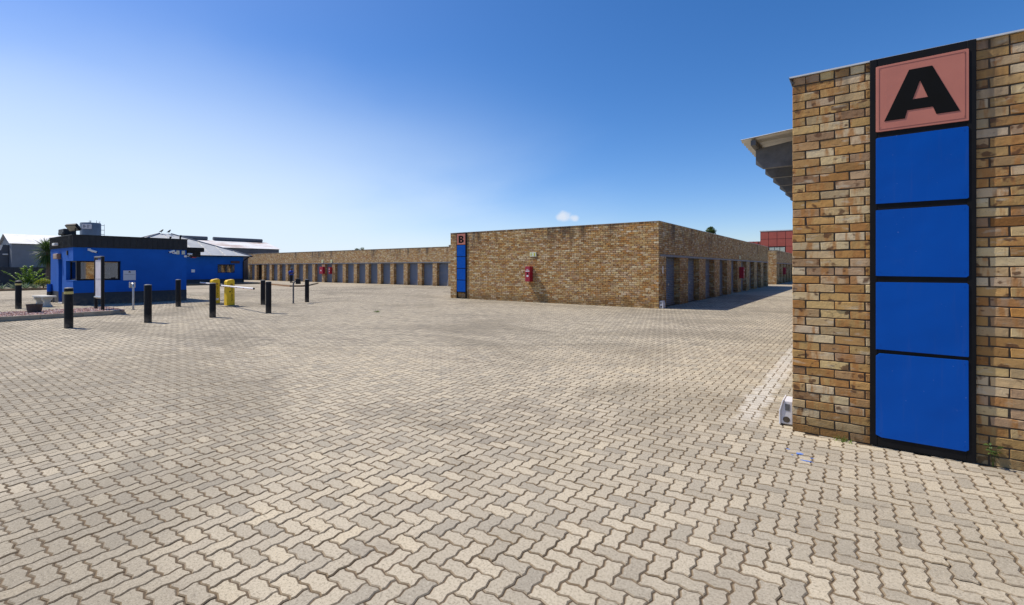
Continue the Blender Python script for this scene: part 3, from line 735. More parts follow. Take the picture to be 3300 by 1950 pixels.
def bait_station(x, y, rz, label, k=1., side=1):
    """upright box on a wall foot, entry hole in its -Y end; side = +1/-1 is the way it stands out along X"""
    b = empty('bait_station', (x, y, 0), rz, label, 'bait station', 'pale plastic bait stations')
    w, d, h = .118*k, .22*k, .262*k; q = side
    prof = [(0, .014), (w, .014), (w, h*.56), (w*.74, h*.985), (0, h*.985)]
    m = MB(); m.v = [(q*p, -d/2, z) for p, z in prof]+[(q*p, d/2, z) for p, z in prof]
    m.f = [(0, 1, 2, 3, 4), (9, 8, 7, 6, 5)]+[(i, (i+1) % 5, 5+(i+1) % 5, 5+i) for i in range(5)]; m.m = [0]*7
    m.build('housing', M_PLASTIC, b, bevel=.010*k)
    MB().tube([(q*w*.50, -d/2-.002, h*.24), (q*w*.50, -d/2+.012, h*.24)], w*.27, 20).build('entry_hole', M_BLACK, b, smooth=True)
    m = MB(); pf = [(w*.93, .006), (w*1.07, .006), (w*1.07, h*.57), (w*.79, h*1.02), (w*.68, h*1.02), (w*.93, h*.56)]
    m.v = [(q*p, -d/2-.012, z) for p, z in pf]+[(q*p, d/2+.012, z) for p, z in pf]
    m.f = [tuple(range(6)), tuple(reversed(range(6, 12)))]+[(i, (i+1) % 6, 6+(i+1) % 6, 6+i) for i in range(6)]; m.m = [0]*8
    m.build('cover', M_PLASTIC, b, bevel=.006*k)
    MB().box(min(q*w*.25, q*w*.6), max(q*w*.25, q*w*.6), -d/2-.003, -d/2+.01, h*.60, h*.86).build('key_recess', M_BEAM, b)
    MB().box(min(0, q*w), max(0, q*w), -d/2, d/2, 0, .014).build('base', M_BLACK, b)
bait_station(AX-.004, 5.76, 0, 'pale grey plastic bait station at the foot of the near brick corner', 1.0, -1)
bait_station(BX1+.01, 19.08, 0, 'pale grey bait station by the shaded corner of the centre block', 1.2)

# ---- building C (far left row) and D (beyond B)
def far_row(root, front_axis, F0, S0, S1, piers, pier_w, open_w, Hh, depth, zl, door_list=True, dark=()):
    """row of roller doors; front_axis 'Y' faces -Y at Y=F0 spanning X S0..S1, 'X' faces +X at X=F0 spanning Y"""
    r = .32
    def bx(m, s0, s1, d0, d1, z0, z1):
        return m.box(s0, s1, F0+d0, F0+d1, z0, z1) if front_axis == 'Y' else m.box(F0-d1, F0-d0, s0, s1, z0, z1)
    m = MB(); bx(m, S0, S1, r+.04, depth, -.02, Hh); bx(m, S0, S1, 0, r+.04, zl+.085, Hh)
    w = m.build('wall', M_BRICKTEX, root)
    ends = [S0]+[p+pier_w for p in piers]; starts = [p for p in piers]+[S1]
    for i, p in enumerate(piers):
        bx(MB(), p, p+pier_w, 0, r+.04, -.02, zl).build('pier', M_BRICKTEX, root) if False else None
        q = MB(); bx(q, p, p+pier_w, 0, r+.04, -.02, zl+.08); q.build('pier', M_BRICKTEX, root)
    edges = piers
    for i in range(len(piers)-1):
        a, b = piers[i]+pier_w, piers[i+1]
        if front_axis == 'Y': o = roller_door('roller_door', root, (a, F0+r, 0), (1, 0, 0), b-a, zl, .11)
        else: o = roller_door('roller_door', root, (F0-r, a, 0), (0, 1, 0), b-a, zl, .11)
        if i in dark: o.data.materials[0] = M_BLACK
    l = MB(); bx(l, S0+.1, S1-.1, -.02, .06, zl, zl+.09); l.build('lintel', M_STEELGREY, root)
    c = MB(); bx(c, S0-.02, S1+.02, -.02, depth, Hh+.001, Hh+.016); c.build('coping', M_COPE, root)
C = empty('storage_block', (0, 0, 0), 0, 'long tan brick row of blue-grey roller doors behind the yellow barriers', 'building')
CY = 31.0
pC = [-67.75]+[-65.85+2.003*i for i in range(19)]+[-27.3, -25.6]
far_row(C, 'Y', CY, -67.75, -25.0, pC, .55, 1.45, 3.58, 12, 2.12, dark=(1,))
D = empty('storage_block', (0, 0, 0), 0, 'brick storage block standing beyond the shaded side of the centre block', 'building')
far_row(D, 'X', BX1, 53.5, 80, [53.5]+[54.9+2.6*i for i in range(10)]+[79.6], .75, 1.6, 3.42, 11.5, 2.1)
MB().box(BX1-11.5, BX1-.002, 53.497, 53.6, -.02, 3.41).build('end_wall', M_BRICKTEX, D)
fire_box(-49.05*1.023+.6, CY, .98, .72, .28, .80, 0, 'wide red hose cabinet on a pier of the far door row', False)
fire_box(-47.13*1.023+.27, CY, .98, .30, .28, .76, 0, 'narrow red fire box on a pier of the far door row')
info_sign(-49.05*1.023+.5, CY-.02, 2.23, .34, .36, 0, 'pale pictogram sign over the wide red hose cabinet')
info_sign(-47.13*1.023+.3, CY-.02, 2.23, .34, .36, 0, 'pale pictogram sign over the narrow far fire box')
fire_box(BX1, 58.6, .95, .28, .28, .76, R(90), 'red fire box half hidden on the block beyond')
bait_station(-28.0, CY-.3, R(-90), 'pale bait station at the end of the far door row', 1.2)

# ---- red panelled building far right
RB = empty('office_building', (0, 0, 0), 0, 'far red panelled building behind the brick blocks at right', 'building')
RY = 90.
MB().box(-13.3, 24, RY, RY+14, 0, 7.85).build('wall', M_REDDARK, RB)
MB().box(-13.4, 24.1, RY-.1, RY+14.1, 7.85, 8.0).build('parapet_cap', M_COPE, RB)
for i in range(14):
    for j in range(5):
        x = -13.26+i*1.25; z = 7.80-1.27*(j+1)
        if j == 2 and 1 <= i <= 2: continue
        MB().box(x, x+1.19, RY-.06, RY-.002, z+.03, z+1.24).build('panel', M_REDPANEL, RB)
wf = MB().box(-12.0, -9.58, RY-.05, RY-.004, 4.05, 5.22).build('window', M_BLACK, RB)
for i in range(3): MB().box(-11.9+i*.78, -11.2+i*.78, RY-.07, RY-.052, 4.15, 5.1).build('pane', M_GLASS, wf)
an = MB().box(-19.5, -13.32, RY+1, RY+12, 0, 6.25).build('annex', M_REDPANEL, RB)
for i in range(9): MB().box(-19.4+i*.7, -19.34+i*.7, RY+.94, RY+.998, 0, 6.25).build('rib', M_REDDARK, an)

# ------------------------------------------------------------------ blue gatehouse
OX, OY, OXW, OYN = -27.6, 5.31, -31.85, 9.62
GH = empty('gatehouse', (0, 0, 0), 0, 'blue painted gatehouse with dark parapet and wrapped corner window', 'building')
w = MB()
zs, zl = 1.085, 1.958
def slab(z0, z1, window):
    xw = -28.85
    w.box(OXW, -30.25, OY, OYN, z0, z1); w.box(-30.25, -29.54, OY+(.14 if z0 < 2.04 else 0), OYN, z0, z1)
    if window: w.box(-29.54, xw, OY, OYN, z0, z1); w.box(xw, OX, 6.97, OYN, z0, z1)
    else: w.box(-29.54, OX, OY, OYN, z0, z1)
slab(-.02, zs, False); slab(zs, zl, True); slab(zl, 2.05, False); slab(2.05, 2.6, False)
wallG = w.build('wall', M_BLUEWALL, GH)
dd_ = MB(); e = .006
dd_.box(OX, OX+e, OY-e, OYN+e, -.01, .543); dd_.box(-29.54, OX, OY-e, OY, -.01, .543); dd_.box(OXW, -30.25, OY-e, OY, -.01, .543); dd_.box(OXW, OX, OYN, OYN+e, -.01, .543)
dd_.build('dado', M_DADO, GH)
pr = MB(); pr.box(OXW-.03, OX+.03, OY-.03, OYN+.03, 2.555, 3.08)
par = pr.build('parapet', M_CLAD, GH)
rb = MB()
for i in range(20): rb.box(OXW+.1+i*.213, OXW+.14+i*.213, OY-.055, OY-.029, 2.556, 3.078)
for i in range(20): rb.box(OX+.029, OX+.045, OY+.1+i*.213, OY+.13+i*.213, 2.556, 3.078)
rb.build('cladding_rib', M_CLAD, par)
MB().box(OXW-.06, OX+.06, OY-.06, OYN+.06, 3.081, 3.11).build('parapet_cap', M_ALU if False else M_CLAD, par)
# door, lamp
dr = MB().box(-30.2, -29.56, OY+.11, OY+.14, .05, 2.04).build('door', M_BLUEWALL, GH)
MB().box(-29.68, -29.62, OY+.07, OY+.11, .95, 1.1).build('handle', M_ALU, dr)
MB().box(-30.3, -29.5, OY-.02, OY+.14, .0, .045).build('threshold', M_CONC, GH)
# corner window: two recessed glazed sides
wi = MB(); a = .16; fx, fy = OX-a, OY+a
for z0, z1 in ((zs, zs+.07), (zl-.05, zl)):
    wi.box(-28.849, fx, fy-.02, fy+.04, z0, z1); wi.box(fx-.04, fx+.02, fy+.04, 6.969, z0, z1)
wi.box(fx-.12, fx+.021, fy-.021, fy+.12, zs, zl)
wi.box(-28.849, -28.78, fy-.02, fy+.04, zs+.07, zl-.05); wi.box(fx-.04, fx+.02, 6.90, 6.969, zs+.07, zl-.05); wi.box(fx-.04, fx+.02, 6.1, 6.15, zs+.07, zl-.05)
win = wi.build('window_frame', M_BLACK, GH)
MB().box(-28.78, fx-.12, fy+.005, fy+.012, zs+.07, zl-.05).build('pane', M_GLASS, win)
MB().box(fx-.016, fx-.009, fy+.12, 6.1, zs+.07, zl-.05).build('pane', M_GLASS, win)
MB().box(fx-.016, fx-.009, 6.15, 6.90, zs+.07, zl-.05).build('pane', M_GLASS, win)
bl = MB()
for i in range(24): bl.box(fx-.20, fx-.17, 5.75, 6.8, zs+.1+i*.033, zs+.112+i*.033)
bl.build('blind', mat('blind_grey', (.32, .33, .34), .6), win)
MB().box(-28.845, fx-.5, 5.9, 6.96, zs+.001, zl-.001).build('interior_screen', mat('interior_dark', (.06, .055, .05), .9), win)
MB().box(fx-.03, fx-.02, 6.30, 6.62, 1.35, 1.68).build('posted_notice', mat('notice_pale_blue', (.55, .62, .72), .7), win)
MB().box(-28.84, OX+.012, OY-.012, OY+a-.022, zs-.002, zs+.012).build('sill', M_BLUEWALL, GH)
# things on the gatehouse
lt = tag(MB().box(-30.47, -29.72, OY-.16, OY-.002, 2.06, 2.31).build('door_lamp', mat('lamp_amber', (.30, .16, .10), .4), bevel=.03), 'square lamp box fixed over the narrow gatehouse door', 'lamp')
tag(MB().box(-30.42, -29.95, OY-.2, OY-.057, 2.68, 2.80).build('wall_lamp', M_WHITE, bevel=.02), 'small white lamp on the dark parapet over the door', 'lamp')
nb = empty('notice_board', (OX, 7.285, 1.07), R(90), 'white notice board with dark emblem on the gatehouse wall', 'notice board')
MB().box(-.235, .235, -.02, -.003, 0, .455).build('board', M_PLASTIC, nb, bevel=.003)
em = MB(); fr = ((0, -.020, 0), (1, 0, 0), (0, 0, 1), (0, -1, 0))
em.prism([(-.035, .345), (.035, .345), (.035, .40), (.018, .425), (-.018, .425), (-.035, .40)], [[(-.012, .355), (-.012, .385), (.012, .385), (.012, .355)]], fr, .002); em.build('emblem', M_TEXTK, nb)
ln = MB()
for i in range(26): ln.box(-.20+i*.0155, -.20+i*.0155+random.uniform(.006, .012), -.0215, -.0195, .262, .262+random.choice((.014, .018)))
ln.build('lettering', M_TEXTK, nb)
def cctv(name, O, d, label, base=(0, 0, 0)):
    c = empty(name, O, 0, label, 'camera', 'white security cameras'); d = Vector(d).normalized()
    m = MB(); m.tube([(0, 0, 0), Vector((0, 0, 0))+d*.26], .045, 14); m.build('camera_body', M_WHITE, c, smooth=True)
    MB().tube([d*.255, d*.275], .034, 14).build('lens', M_BLACK, c, smooth=True)
    b = Vector(base); MB().tube([d*.1, d*.1+Vector((0, 0, -.06))+(b*.4), b], .016, 8).build('bracket', M_WHITE, c, smooth=True)
    MB().box(b.x-.03 if b.x < 0 else b.x, b.x+.03 if b.x < 0 else b.x+.0, b.y-.05, b.y+.05, b.z-.05, b.z+.05).build('mount', M_WHITE, c) if b.x < 0 else None
cctv('security_camera', (OX+.14, 5.84, 2.44), (.5, .8, -.35), 'white security camera above the corner window', (-.11, 0, .02))
cctv('security_camera', (OX+.20, 9.02, 2.50), (.2, -.8, -.28), 'white security camera at the right end of the gatehouse wall', (-.17, .1, -.1))
cctv('security_camera', (OX+.20, 9.62, 2.36), (.9, .5, -.1), 'white security camera on the far gatehouse corner beside junction boxes', (-.17, -.06, -.12))
for k, (yy, lb) in enumerate(((9.16, 'left of two cream junction boxes by the gatehouse camera'), (9.40, 'right of two cream junction boxes by the gatehouse camera'))):
    tag(MB().box(OX+.002, OX+.05, yy, yy+.14, 2.33, 2.52).build('junction_box', mat('cream_box', (.62, .60, .45), .5), bevel=.01), lb, 'junction box')
tag(MB().box(-28.6, -28.45, OY-.035, OY-.001, 2.22, 2.42).build('wall_vent', M_BLACK), 'small dark vent high on the sunlit gatehouse wall', 'vent')
fl = empty('floodlight', (-28.15, 5.42, 3.11), R(10), 'dark tilted floodlight standing on the gatehouse roof corner', 'floodlight')
MB().box(-.25, .25, -.06, .06, -.17, .17).build('housing', M_BLACK, fl, (0, 0, .34), (R(42), R(-4), R(24)), bevel=.02)
MB().box(-.21, .21, -.072, -.059, -.14, .14).build('lens', mat('flood_lens', (.30, .28, .22), .3), fl, (0, 0, .34), (R(42), R(-4), R(24)))
MB().box(-.14, .14, .05, .15, -.10, .10).build('ballast', M_BLACK, fl, (0, .02, .34), (R(42), R(-4), R(24)), bevel=.03)
MB().tube([(-.2, 0, .30), (-.2, 0, .06), (-.14, 0, .02), (.14, 0, .02), (.2, 0, .06), (.2, 0, .30)], .02, 8).build('bracket', M_BLACK, fl, smooth=True)
ac = empty('roof_unit', (-30.1, OY+.25, 3.11), 0, 'dark box unit on the gatehouse parapet over the door', 'roof unit')
MB().box(-.5, .5, -.2, .25, .08, .36).build('housing', M_CLAD, ac, bevel=.03); MB().box(-.5, .5, -.1, .15, 0, .1).build('foot', M_BLACK, ac)
MB().box(-.42, .42, -.22, -.2, .12, .2).build('louvre', M_BLACK, ac)
cn = empty('side_canopy', (-27.6, 9.65, 2.2), 0, 'black stepped sign box projecting from the far gatehouse end', 'sign box')
MB().box(-.5, .02, .004, .78, .28, .50).build('canopy_top', M_BLACK, cn, bevel=.01); MB().box(-.45, -.01, .004, .62, .02, .279).build('sign_body', M_BLACK, cn, bevel=.01)
MB().box(-.3, -.1, .25, .45, -.03, .02).build('red_lens', mat('red_lens', (.35, .01, .02), .3), cn)
dp = empty('standpipe', (-31.45, OY-.12, 0), 0, 'leaning blue topped pipe beside the gatehouse wall', 'pipe')
MB().tube([(0, 0, 0), (-.06, .02, .5)], .095, 14).build('lower_pipe', M_DADO, dp, smooth=True); MB().tube([(-.06, .02, .5), (-.10, .03, .86)], .095, 14).build('blue_cap', M_BLUEWALL, dp, smooth=True)
for i in range(2):
    tag(MB().tube([(-27.75-.25*i, 9.4-.35*i, 3.1), (-27.75-.25*i, 9.4-.35*i, 3.22), (-27.70-.25*i, 9.42-.35*i, 3.30-.1*i)], .04, 8).build('vent_pipe', M_BLACK, smooth=True), ('taller' if i == 0 else 'shorter')+' of two short pipes on the right end of the gatehouse roof', 'pipe')

# ------------------------------------------------------------------ hip roofed blue building on its raised apron
ap = MB(); AP = [(-51, 6), (-51, 17.9), (-51.3, 22.6), (-50.2, 24.2), (-40.0, 21.9), (-39.4, 22.5), (-40.2, 23.6), (-46, 28.2), (-68, 28.2), (-68, 6)]
ap.prism(AP, [], ((0, 0, 0), (1, 0, 0), (0, 1, 0), (0, 0, 1)), .118)
tag(ap.build('raised_apron', M_PAV_F), kind='structure')
kp = [(-51.0, 11.6), (-51.0, 17.9), (-51.3, 22.6), (-50.2, 24.2), (-40.0, 21.9), (-39.4, 22.5), (-40.2, 23.6)]
kb = empty('apron_kerb', (0, 0, 0), 0, 'brown kerb edging the raised apron in front of the blue building', 'kerb')
for p, q in zip(kp[:-1], kp[1:]):
    p, q = Vector((*p, 0)), Vector((*q, 0)); d = (q-p).normalized(); nrm = Vector((d.y, -d.x, 0)); n = max(1, int((q-p).length/1.0)); step = (q-p)/n
    for i in range(n):
        a, b = p+step*i+d*.005, p+step*(i+1)-d*.005; m = MB()
        c = [a-nrm*.02, b-nrm*.02, b+nrm*.09, a+nrm*.09]
        m.add([(*v.xy, 0) for v in c]+[(*v.xy, .135) for v in c], [(0, 3, 2, 1), (4, 5, 6, 7), (0, 1, 5, 4), (1, 2, 6, 5), (2, 3, 7, 6), (3, 0, 4, 7)])
        m.build('kerb_block', M_KERBRED, kb)
HB = empty('hip_roof_building', (0, 0, 0), 0, 'blue building with a grey hip roof behind the gatehouse', 'building')
hx = -52.6
m = MB(); m.box(-61.4, hx, 12.4, 21.1, .1, 2.95); m.box(-61.4, hx-.2, 21.1, 22.75, .1, 2.95); m.box(-61.4, hx, 22.75, 23.6, .1, 2.95)
m.box(hx-.2, hx, 21.1, 22.75, .1, 1.16); m.box(hx-.2, hx, 21.1, 22.75, 2.02, 2.95)
m.build('wall', M_BLUEWALL, HB)
MB().box(hx, hx+.012, 12.4, 23.61, .12, .52).build('dado', M_DADO, HB)
ev = (-62.0, -52.0, 11.8, 24.2); ax_, ay_, az_ = -57.0, 18.0, 5.15
r_ = MB(); r_.add([(ev[0], ev[2], 2.90), (ev[1], ev[2], 2.90), (ev[1], ev[3], 2.90), (ev[0], ev[3], 2.90), (ax_, ay_-.5, az_), (ax_, ay_+.5, az_), (ev[0], ev[2], 2.84), (ev[1], ev[2], 2.84), (ev[1], ev[3], 2.84), (ev[0], ev[3], 2.84)],
       [(0, 1, 4), (1, 2, 5, 4), (2, 3, 5), (3, 0, 4, 5), (9, 8, 7, 6), (0, 6, 7, 1), (1, 7, 8, 2), (2, 8, 9, 3), (3, 9, 6, 0)])
roof = r_.build('roof', M_ROOFGREY, HB)
hp = MB()
for a, b in (((ev[1], ev[2]), (ax_, ay_-.5)), ((ev[1], ev[3]), (ax_, ay_+.5)), ((ev[0], ev[3]), (ax_, ay_+.5)), ((ev[0], ev[2]), (ax_, ay_-.5))):
    hp.tube([(*a, 2.91), (*b, az_+.02)], .07, 6)
hp.build('hip_ridge', M_STEELGREY, roof)
sm = MB()
for i in range(9):
    y = 12.6+i*1.28; t = min((y-ev[2])/(ay_-.5-ev[2]), (ev[3]-y)/(ev[3]-ay_-.5), 1)
    sm.tube([(ev[1], y, 2.915), (ev[1]+(ax_-ev[1])*t, y, 2.915+(az_-2.9)*t)], .018, 5)
sm.build('sheet_seam', M_STEELGREY, roof)
MB().box(ev[1]-.02, ev[1]+.09, ev[2], ev[3]+.05, 2.80, 2.905).build('gutter', M_BLACK, HB)
MB().tube([(ev[1]+.03, 23.9, 2.80), (hx+.12, 23.62, 2.45), (hx+.10, 23.56, 2.3), (hx+.10, 23.56, .12)], .055, 10).build('downpipe', M_BLACK, HB, smooth=True)
wn_ = MB().box(hx-.12, hx-.06, 21.1, 22.75, 1.16, 2.02).build('window', M_BLACK, HB)
for i in range(3): MB().box(hx-.058, hx-.05, 21.15+i*.535, 21.65+i*.535, 1.21, 1.97).build('pane', M_GLASS, wn_)
tag(MB().box(hx+.002, hx+.10, 22.35, 23.2, 2.14, 2.38).build('led_board', mat('led_dark_red', (.055, .012, .014), .4), bevel=.01), 'dark red lettered board over the window of the blue hip roof building', 'sign')
tag(MB().box(hx+.002, hx+.02, 18.75, 19.05, 1.22, 1.5).build('poster', M_WHITE), 'small white poster on the wall of the blue hip roof building', 'poster')
def bird(x, y, z, rz, label):
    b = empty('perched_bird', (x, y, z), rz, label, 'bird', 'birds on the hip roof')
    m = MB(); m.tube([(-.22, 0, .13), (-.10, 0, .16), (.02, 0, .22), (.10, 0, .31), (.15, 0, .36), (.20, 0, .36)], [.015, .05, .085, .06, .05, .01], 10); m.build('body', M_BLACK, b, smooth=True)
    for s in (-.03, .03): MB().tube([(.0, s, .17), (.01, s, 0)], .01, 5).build('leg', M_BLACK, b)
bird(-57.0, 17.65, 5.19, R(100), 'left bird perched on the hip roof peak'); bird(-57.0, 18.3, 5.19, R(40), 'right bird perched on the hip roof peak')

# ------------------------------------------------------------------ warehouses beyond
WH = empty('warehouse', (0, 0, 0), 0, 'grey warehouse with rusty streaked roof behind the blue buildings', 'building')
MB().box(-86, -70, 24.4, 36.5, 0, 4.48).build('wall', M_WALLDARK, WH)
m = MB(); m.add([(-69.7, 24.1, 4.45), (-69.7, 36.7, 4.45), (-76, 37.6, 5.7), (-76, 24.1, 5.7), (-86.3, 24.1, 4.45), (-86.3, 36.7, 4.45)], [(0, 1, 2, 3), (3, 2, 5, 4), (1, 5, 2), (0, 3, 4)])
wr = m.build('roof', M_RUST, WH)
for (a, b) in ((24.5, 29.1), (29.9, 36.9)):
    MB().tube([(-76, a, 5.95), (-76, b, 5.95)], .26, 10).build('ridge_vent', M_WALLDARK, wr, smooth=True)
W2 = empty('warehouse', (0, 0, 0), 0, 'pale roofed grey gabled warehouse at the far left', 'building')
m = MB(); X1, X2, Ya, Yb = -202, -222, 25.3, 60
m.box(X2, X1, Ya, Yb, 0, 9.1); m.add([(X1, Ya, 9.1), (X2, Ya, 9.1), ((X1+X2)/2, Ya, 12.0)], [(0, 1, 2)])
m.build('wall', M_WALLGREY, W2)
m = MB()
for a, b in ((Ya-.6, 31.5), (31.5, Yb)):
    m.mi = 0 if a < 31 else 1
    m.add([(X1+.6, a, 8.95), (X1+.6, b, 8.95), ((X1+X2)/2, b, 12.25), ((X1+X2)/2, a, 12.25), (X2-.6, a, 8.95), (X2-.6, b, 8.95)], [(0, 1, 2, 3), (3, 2, 5, 4)])
m.build('roof', [M_PALEROOF, M_WHITE], W2)
m = MB(); m.add([(-206, 16, 0), (-206, Ya-.1, 0), (-206, Ya-.1, 8.6), (-206, 24.0, 8.6), (-206, 23.6, 7.0), (-206, 16, 3.8), (-222, 16, 0), (-222, Ya-.1, 0), (-222, Ya-.1, 8.6), (-222, 24., 8.6), (-222, 23.6, 7), (-222, 16, 3.8)],
      [(0, 1, 2, 3, 4, 5), (11, 10, 9, 8, 7, 6)]+[(i, (i+1) % 6, 6+(i+1) % 6, 6+i) for i in range(6)])
m.build('lean_to', M_WALLDARK, W2)
MB().box(-205.9, -205.5, 23.9, 25.0, 5.6, 5.95).build('wall_light', M_WHITE, W2)
TK = empty('water_tank', (-157.4, 33.6, 0), 0, 'blue grey round water tank tower with white sign above the gatehouse', 'water tank')
MB().lathe([(2.05, 5.5), (2.05, 12.95), (1.95, 13.1)], 36).build('tank', M_TANK, TK, smooth=True)
MB().lathe([(1.5, 0), (1.5, 5.6)], 24).build('stem', M_TANK, TK, smooth=True)
va = math.atan2(-33.6, 157.4)-.34
U_ = Vector((-math.sin(va), math.cos(va), 0)); N_ = Vector((math.cos(va), math.sin(va), 0))
rr_ = []
for cx, cz, a0 in ((.75, .42, 0), (-.75, .42, 90), (-.75, -.42, 180), (.75, -.42, 270)):
    rr_ += [(cx+.2*math.cos(R(a0+i*22.5)), cz+.2*math.sin(R(a0+i*22.5))) for i in range(5)]
sg = MB().prism(rr_, [], (N_*1.95+Vector((0, 0, 12.1)), U_, (0, 0, 1), N_), .22).build('sign_plate', M_PLASTIC, TK)
gl = MB(); fr = (N_*2.17+Vector((0, 0, 12.1)), U_, (0, 0, 1), N_)
for (u0, u1, v0, v1) in ((-.62, -.48, -.38, .38), (-.48, -.14, -.06, .06), (.18, .32, -.38, .38), (.46, .55, .1, .25)):
    gl.prism([(u0, v0), (u1, v0), (u1, v1), (u0, v1)], [], fr, .03)
gl.build('lettering', M_WALLDARK, sg)
ra = math.atan2(-33.6, 157.4)+1.5
for z in (12.6, 11.4, 10.3):
    MB().tube([(math.cos(ra)*2.0, math.sin(ra)*2.0, z), (math.cos(ra)*2.7, math.sin(ra)*2.7, z)], .06, 6).build('bracket', M_WALLDARK, TK)
MB().tube([(math.cos(ra)*2.65, math.sin(ra)*2.65, 9.6), (math.cos(ra)*2.65, math.sin(ra)*2.65, 12.9)], .04, 6).build('ladder_rail', M_WALLDARK, TK)
an_ = MB()
for i in range(9):
    a = random.uniform(0, 6.28); q = (math.cos(a)*1.8, math.sin(a)*1.8); an_.tube([(*q, 13.05), (*q, 13.05+random.uniform(.3, .9))], .035, 5)
an_.build('aerial', M_WALLDARK, TK)

# ------------------------------------------------------------------ vegetation
def leaves(name, parent, pts, dirs, size, mtl, ratio=.45, curl=.25, jit=.35, seg=2):
    """leaf blades: each a small bent pointed quad strip"""
    N = len(pts); pts = np.asarray(pts, float); d = np.asarray(dirs, float); d = d+rng.normal(0, jit, d.shape); d /= np.linalg.norm(d, axis=1)[:, None]
    sz = size*(.7+.6*rng.random(N)) if np.isscalar(size) else np.asarray(size)
    up = np.tile([0., 0, 1.], (N, 1))+rng.normal(0, .25, (N, 3)); s = np.cross(d, up); s /= np.linalg.norm(s, axis=1)[:, None]+1e-9; n = np.cross(s, d)
    L = sz[:, None]; Wd = L*ratio/2
    V = np.stack([pts, pts+d*L*.45-s*Wd+n*L*curl*.15, pts+d*L*.45+s*Wd+n*L*curl*.15, pts+d*L-n*L*curl], 1)
    F = [[0, 1, 2], [1, 3, 2]]
    lo, st, to, mi = stamp(4, F, [0, 0], V); rr = np.repeat(rng.random((N, 4))[:, None, :], 4, 1).reshape(-1, 4)
    return link(name, np_mesh(name, V.reshape(-1, 3), lo, st, to, [mtl], mi, rr), parent)
bed = MB(); bed.prism([(-49.0, -6), (-49.3, 11.4), (-55, 11.4), (-55, -6)], [], ((0, 0, 0), (1, 0, 0), (0, 1, 0), (0, 0, 1)), .10)
tag(bed.build('planting_bed', M_SOIL), kind='structure')
bk = empty('bed_kerb', (0, 0, 0), 0, 'low brown kerb along the front of the planting bed', 'kerb')
for i in range(17): MB().box(-49.06-.017*i, -48.95-.017*i, -5.9+i*1.01, -4.9+i*1.01, 0, .13).build('kerb_block', M_KERBRED, bk)
FN = empty('boundary_fence', (-55.2, 0, 0), 0, 'dark grey solid boundary fence behind the planting bed', 'fence')
for i in range(9):
    y = -5.6+i*2.0
    MB().box(-.06, .06, y-.06, y+.06, 0, 1.76).build('post', M_FENCE, FN)
    MB().box(-.03, .03, y+.062, y+1.938, 0, 1.71).build('panel', M_FENCE, FN)
    for k in range(9): MB().box(.031, .05, y+.15+k*.2, y+.20+k*.2, .02, 1.70).build('panel_rib', M_FENCE, FN)
# tall bright shrub with arching shoots
def shoots_shrub(loc, label, shoots, mtl, leaf, name='shrub', stem_r=.014):
    s = empty(name, loc, 0, label, 'shrub'); st = MB(); P, D = [], []
    for (dx, dy, dz, n) in shoots:
        pts = [Vector((dx*t*.9, dy*t, dz*(t*(1.35-.35*t)))) for t in np.linspace(0, 1, 7)]
        st.tube(pts, [stem_r*(1.2-.9*t) for t in np.linspace(0, 1, 7)], 5)
        for k in range(n):
            t = .12+.88*(k/n)**.8; i = min(int(t*6), 5); p = pts[i].lerp(pts[i+1], t*6-i)
            a = random.uniform(0, 6.28); P.append(p); D.append((math.cos(a), math.sin(a), .45))
    leaves('foliage', s, P, D, leaf, mtl, .6); st.build('stem', M_BARK, s)
    return s
sh = []
for (dy, dz, n) in ((-1.35, 1.35, 46), (-.6, 1.15, 60), (-.28, 1.55, 80), (-.1, 1.72, 90), (.12, 1.45, 80), (.28, 1.74, 90), (.5, 1.25, 70), (.78, 1.45, 80), (.95, 1.1, 60), (1.1, .8, 50), (-.95, .62, 46), (.1, .9, 90), (-.35, .75, 80), (.55, .7, 80), (.2, .5, 70)):
    sh.append((random.uniform(-.4, .5), dy, dz, n))
shoots_shrub((-51.4, 7.25, .1), 'tall bright green shrub with upright leafy shoots before the fence', sh, M_LEAF, .15)
# clipped yellow green ball
hb = empty('clipped_shrub', (-50.1, 7.95, .1), 0, 'low rounded yellow green shrub beside the tall shrub', 'shrub')
P, D = [], []
for i in range(900):
    v = Vector((random.gauss(0, 1), random.gauss(0, 1), abs(random.gauss(0, 1)))).normalized(); r0 = random.uniform(.75, 1)
    P.append((v.x*.5*r0, v.y*.55*r0, .18+v.z*.52*r0)); D.append(v)
leaves('foliage', hb, P, D, .085, M_LEAFYEL, .6)
MB().tube([(0, 0, 0), (0, 0, .4)], .04, 7).build('stem', M_BARK, hb)
def rosette(loc, r, n, mtl, label, name='succulent', up=.6, ratio=.14):
    s = empty(name, loc, 0, label, 'plant', 'low plants in the bed'); P, D = [], []
    for i in range(n):
        a = 2.399*i; t = i/n; D.append((math.cos(a)*(1.1-t*.8), math.sin(a)*(1.1-t*.8), up*(.25+t))); P.append((math.cos(a)*.03, math.sin(a)*.03, .02))
    leaves('leaf_rosette', s, P, D, r, mtl, ratio, .12, .12); MB().tube([(0, 0, -.02), (0, 0, .06)], .04, 7).build('stem', M_BARK, s)
BEDP = [(-49.7, 4.55, .55, 'spiky grey plant at the left end of the bed'), (-50.4, 5.3, .7, 'leafy grey green plant left of the banded bollard'), (-49.7, 5.75, .5, 'low grey rosette just right of the bollard top'),
        (-49.6, 6.4, .52, 'silvery rosette in front of the tall shrub'), (-49.8, 6.95, .5, 'broad grey rosette under the tall shrub'), (-49.6, 7.45, .45, 'small green rosette below the clipped shrub'),
        (-49.7, 8.25, .5, 'rosette at the right end of the bed near the gatehouse'), (-51.2, 4.9, .5, 'grey tuft at the back left of the bed'), (-50.9, 8.9, .55, 'light green tuft behind the gatehouse edge')]
